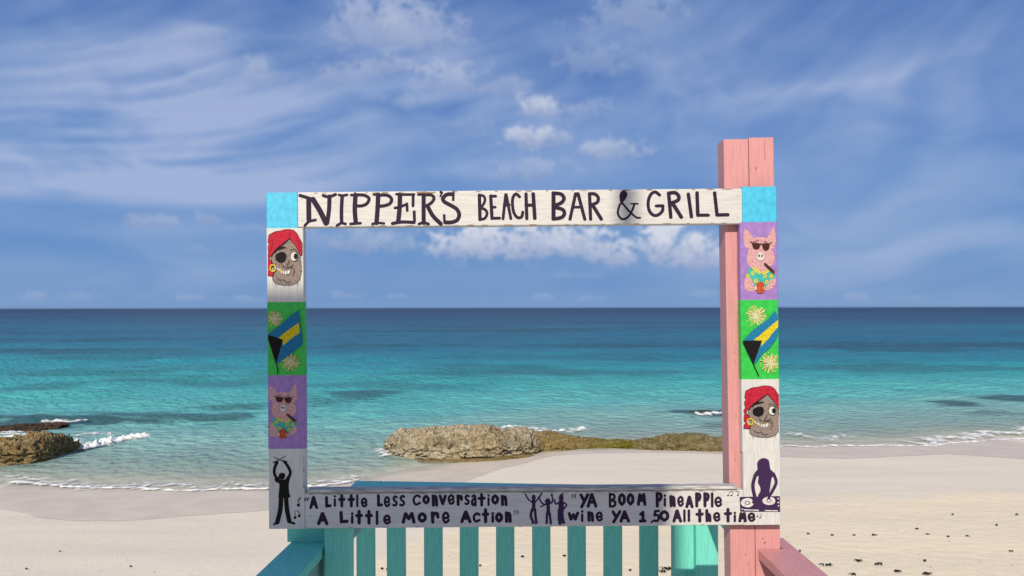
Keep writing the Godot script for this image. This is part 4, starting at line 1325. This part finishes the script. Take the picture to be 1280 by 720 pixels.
	traced(t, B, 8, [[[[245, 142], [330, 146], [420, 145]], 28], [[[412, 150], [410, 258]], 30], [[[280, 150], [276, 280], [262, 420]], 46], [[[230, 280], [280, 270], [340, 245]], 28], [[[350, 238], [352, 305]], 28], [[[205, 435], [300, 420], [420, 425]], 34], [[[425, 412], [422, 318]], 30]], M.ink)
	traced(t, B, 8, [[[[462, 146], [515, 146]], 26], [[[517, 150], [516, 300], [517, 430]], 42], [[[510, 150], [590, 150], [620, 180], [600, 222], [560, 250], [530, 258]], 32], [[[555, 260], [610, 360], [688, 438]], 42], [[[470, 440], [515, 426], [565, 440]], 28]], M.ink)
	traced(t, B, 8, [[[[688, 122], [698, 128]], 28], [[[700, 128], [682, 166]], 18]], M.ink)
	traced(t, B, 8, [[[[815, 118], [812, 200]], 26], [[[800, 142], [750, 145], [710, 182], [724, 218], [790, 255], [850, 295], [872, 350], [850, 402], [790, 424], [732, 424]], 40], [[[725, 425], [722, 352]], 26]], M.ink)
	traced(t, C, 8, [[[[74, 152], [80, 396]], 35], [[[76, 152], [115, 160], [130, 200], [110, 250], [80, 272]], 27], [[[85, 277], [135, 300], [150, 340], [125, 385], [80, 394]], 29]], M.ink)
	traced(t, C, 8, [[[[187, 160], [200, 384]], 34], [[[186, 162], [236, 162]], 30], [[[195, 272], [232, 272]], 28], [[[200, 383], [276, 382]], 30]], M.ink)
	traced(t, C, 8, [[[[337, 146], [310, 388]], 30], [[[342, 146], [388, 386]], 30], [[[325, 250], [370, 250]], 34]], M.ink)
	traced(t, C, 8, [[[[475, 168], [440, 140], [410, 175], [405, 250], [420, 330], [455, 375], [495, 370], [508, 322]], 31]], M.ink)
	traced(t, C, 8, [[[[540, 140], [548, 386]], 34], [[[612, 140], [628, 382]], 38], [[[540, 252], [620, 252]], 34]], M.ink)
	traced(t, C, 8, [[[[815, 132], [815, 388]], 42], [[[820, 132], [890, 142], [920, 185], [890, 230], [825, 255]], 38], [[[838, 276], [905, 296], [924, 335], [895, 375], [812, 390]], 38]], M.ink)
	traced(t, C, 8, [[[[1036, 138], [980, 392]], 33], [[[1060, 138], [1128, 392]], 34], [[[1010, 272], [1100, 272]], 28], [[[1036, 138], [1062, 138]], 30]], M.ink)
	traced(t, D, 8, [[[[455, 140], [466, 392]], 34], [[[455, 138], [510, 142], [543, 180], [530, 225], [470, 250]], 34], [[[490, 257], [572, 390]], 37]], M.ink)
	traced(t, D, 8, [[[[960, 378], [920, 372], [850, 310], [770, 215]], 21], [[[770, 215], [765, 150], [790, 115], [822, 135], [810, 180], [756, 250]], 21], [[[756, 250], [738, 330], [770, 385], [820, 385], [868, 332], [905, 242]], 22], [[[870, 237], [938, 237]], 17]], M.ink)
	traced(t, E, 8, [[[[475, 150], [430, 120], [385, 150], [362, 220], [370, 300], [410, 350], [460, 350], [503, 310], [508, 262]], 33], [[[442, 260], [508, 258]], 32]], M.ink)
	traced(t, E, 8, [[[[566, 132], [588, 372]], 37], [[[566, 134], [630, 128], [668, 165], [655, 205], [590, 232]], 38], [[[612, 244], [692, 370]], 40]], M.ink)
	traced(t, E, 8, [[[[763, 142], [794, 368]], 36]], M.ink)
	traced(t, E, 8, [[[[850, 130], [858, 352]], 37], [[[860, 352], [962, 352]], 34]], M.ink)
	traced(t, E, 8, [[[[1026, 130], [1050, 350]], 36], [[[1050, 350], [1158, 348]], 36]], M.ink)
	# bottom lettering
	var u := bottom
	var F := [370, 600]
	var G := [500, 600]
	var H := [640, 600]
	var I := [790, 600]
	letters(u, F, 8, [["A", 130, 225, 160, 290], ["L", 285, 358, 160, 280], ["i", 375, 402, 145, 270], ["t", 420, 495, 142, 275], ["t", 515, 590, 142, 275], ["l", 600, 626, 142, 272], ["e", 645, 718, 170, 275], ["L", 805, 870, 142, 272], ["e", 875, 945, 155, 275], ["s", 960, 1020, 150, 270], ["s", 1030, 1095, 145, 268]], 31, M.ink)
	letters(u, G, 8, [["c", 120, 215, 138, 262], ["o", 222, 300, 145, 247], ["n", 312, 385, 140, 268], ["v", 385, 470, 145, 255], ["e", 472, 550, 137, 250], ["r", 560, 632, 140, 260], ["s", 640, 700, 140, 255], ["a", 705, 770, 140, 268], ["t", 775, 857, 130, 265], ["i", 872, 898, 137, 262], ["o", 910, 993, 140, 250], ["n", 1003, 1080, 145, 262]], 31, M.ink)
	letters(u, F, 8, [["A", 205, 330, 320, 452], ["L", 425, 530, 308, 438], ["i", 547, 577, 318, 440], ["t", 592, 670, 298, 445], ["t", 688, 770, 298, 445], ["l", 795, 826, 305, 450], ["e", 868, 952, 340, 448]], 34, M.ink)
	letters(u, G, 8, [["M", 5, 165, 318, 438], ["o", 172, 272, 318, 432], ["r", 300, 398, 310, 438], ["e", 415, 500, 310, 438], ["A", 597, 722, 305, 432], ["c", 722, 810, 318, 432], ["t", 818, 893, 282, 435], ["i", 912, 943, 315, 430], ["o", 948, 1033, 318, 430], ["n", 1043, 1122, 310, 430]], 34, M.ink)
	letters(u, H, 8, [["Y", 672, 775, 130, 285], ["A", 740, 860, 130, 278], ["B", 960, 1050, 125, 280], ["O", 1058, 1140, 128, 262], ["O", 1145, 1225, 128, 258], ["w", 553, 675, 312, 410], ["i", 688, 716, 295, 422], ["n", 748, 825, 308, 420], ["e", 833, 912, 310, 418], ["Y", 992, 1095, 300, 435], ["A", 1070, 1185, 303, 425]], 32, M.ink)
	letters(u, I, 6.564, [["M", 35, 122, 105, 213], ["P", 188, 255, 95, 228], ["i", 258, 281, 112, 220], ["n", 303, 362, 120, 225], ["e", 368, 428, 125, 222], ["A", 435, 508, 128, 232], ["P", 513, 572, 98, 228], ["P", 580, 640, 98, 226], ["l", 645, 670, 100, 228], ["e", 672, 742, 130, 225], ["1", 55, 120, 250, 352], [".", 152, 174, 332, 354], ["5", 165, 235, 240, 350], ["O", 222, 308, 245, 345], ["A", 328, 415, 240, 350], ["l", 418, 442, 240, 348], ["l", 454, 479, 240, 345], ["t", 520, 590, 235, 350], ["h", 597, 655, 238, 348], ["e", 662, 728, 258, 345], ["t", 752, 822, 228, 350], ["i", 832, 855, 255, 348], ["M", 868, 945, 262, 348], ["e", 945, 1015, 262, 345]], 26.5, M.ink)
	brush(u, F, 8).lay("quotation_mark", [stroke([[105, 182], [90, 195], [90, 208]], 13), stroke([[128, 182], [114, 195], [114, 208]], 13)], M.ink)
	brush(u, G, 8).lay("quotation_mark", [stroke([[1140, 305], [1155, 322], [1142, 340]], 8), stroke([[1165, 302], [1185, 322], [1168, 342]], 8)], M.ink)
	brush(u, H, 8).lay("quotation_mark", [stroke([[612, 145], [603, 160], [608, 176]], 11), stroke([[636, 145], [628, 160], [634, 175]], 11)], M.ink)
	brush(u, I, 6.564).lay("music_note", [oval(788, 127, 9, 6, 8), oval(815, 127, 9, 6, 8), stroke([[795, 124], [800, 100], [826, 96], [822, 124]], 4), stroke([[850, 92], [874, 96], [870, 124]], 5), oval(868, 127, 8, 6, 8), oval(1026, 301, 7, 6, 8), oval(1050, 310, 7, 6, 8), stroke([[1031, 299], [1035, 282]], 4), stroke([[1052, 280], [1060, 290], [1054, 308]], 4)], M.ink)
	dancers(brush(bottom, H, 8))
	# worn edges
	chips(t, [375, 241.5], [925, 236.3], 22, 7, 1.0, M.bare_wood, 11)
	chips(t, [390, 283.0], [925, 278.5], 20, 6, 0.9, M.bare_wood, 12)
	brush(t, B, 8).lay("bare_patch", [shape([[440, 122], [500, 116], [590, 120], [635, 118], [628, 130], [560, 140], [470, 134]])], M.bare_wood)
	brush(t, A, 8).lay("bare_patch", [shape([[1120, 128], [1190, 122], [1195, 134], [1130, 136]])], M.bare_wood)
	chips(u, [388, 618.2], [925, 613.4], 40, 9, 0.5, M.grey_wood, 13)
	chips(u, [388, 660], [925, 655.5], 10, 5, 0.7, M.grey_wood, 14)
	var side := l4
	chips(side, [379.5, 570], [380, 612], 9, 0.9, 5, M.grey_wood, 15)
	# nail heads
	var nails := []
	for k in [[381.8, 632], [381.8, 636], [382, 653], [382, 659], [933, 612], [377, 249], [377.5, 276], [922, 245], [922, 272], [389, 645], [389, 624]]:
		nails.append(oval(k[0], k[1], 0.6, 0.6, 8))
	brush(u, [0, 0], 1.0).lay("nail_head", nails, M.grey_wood)
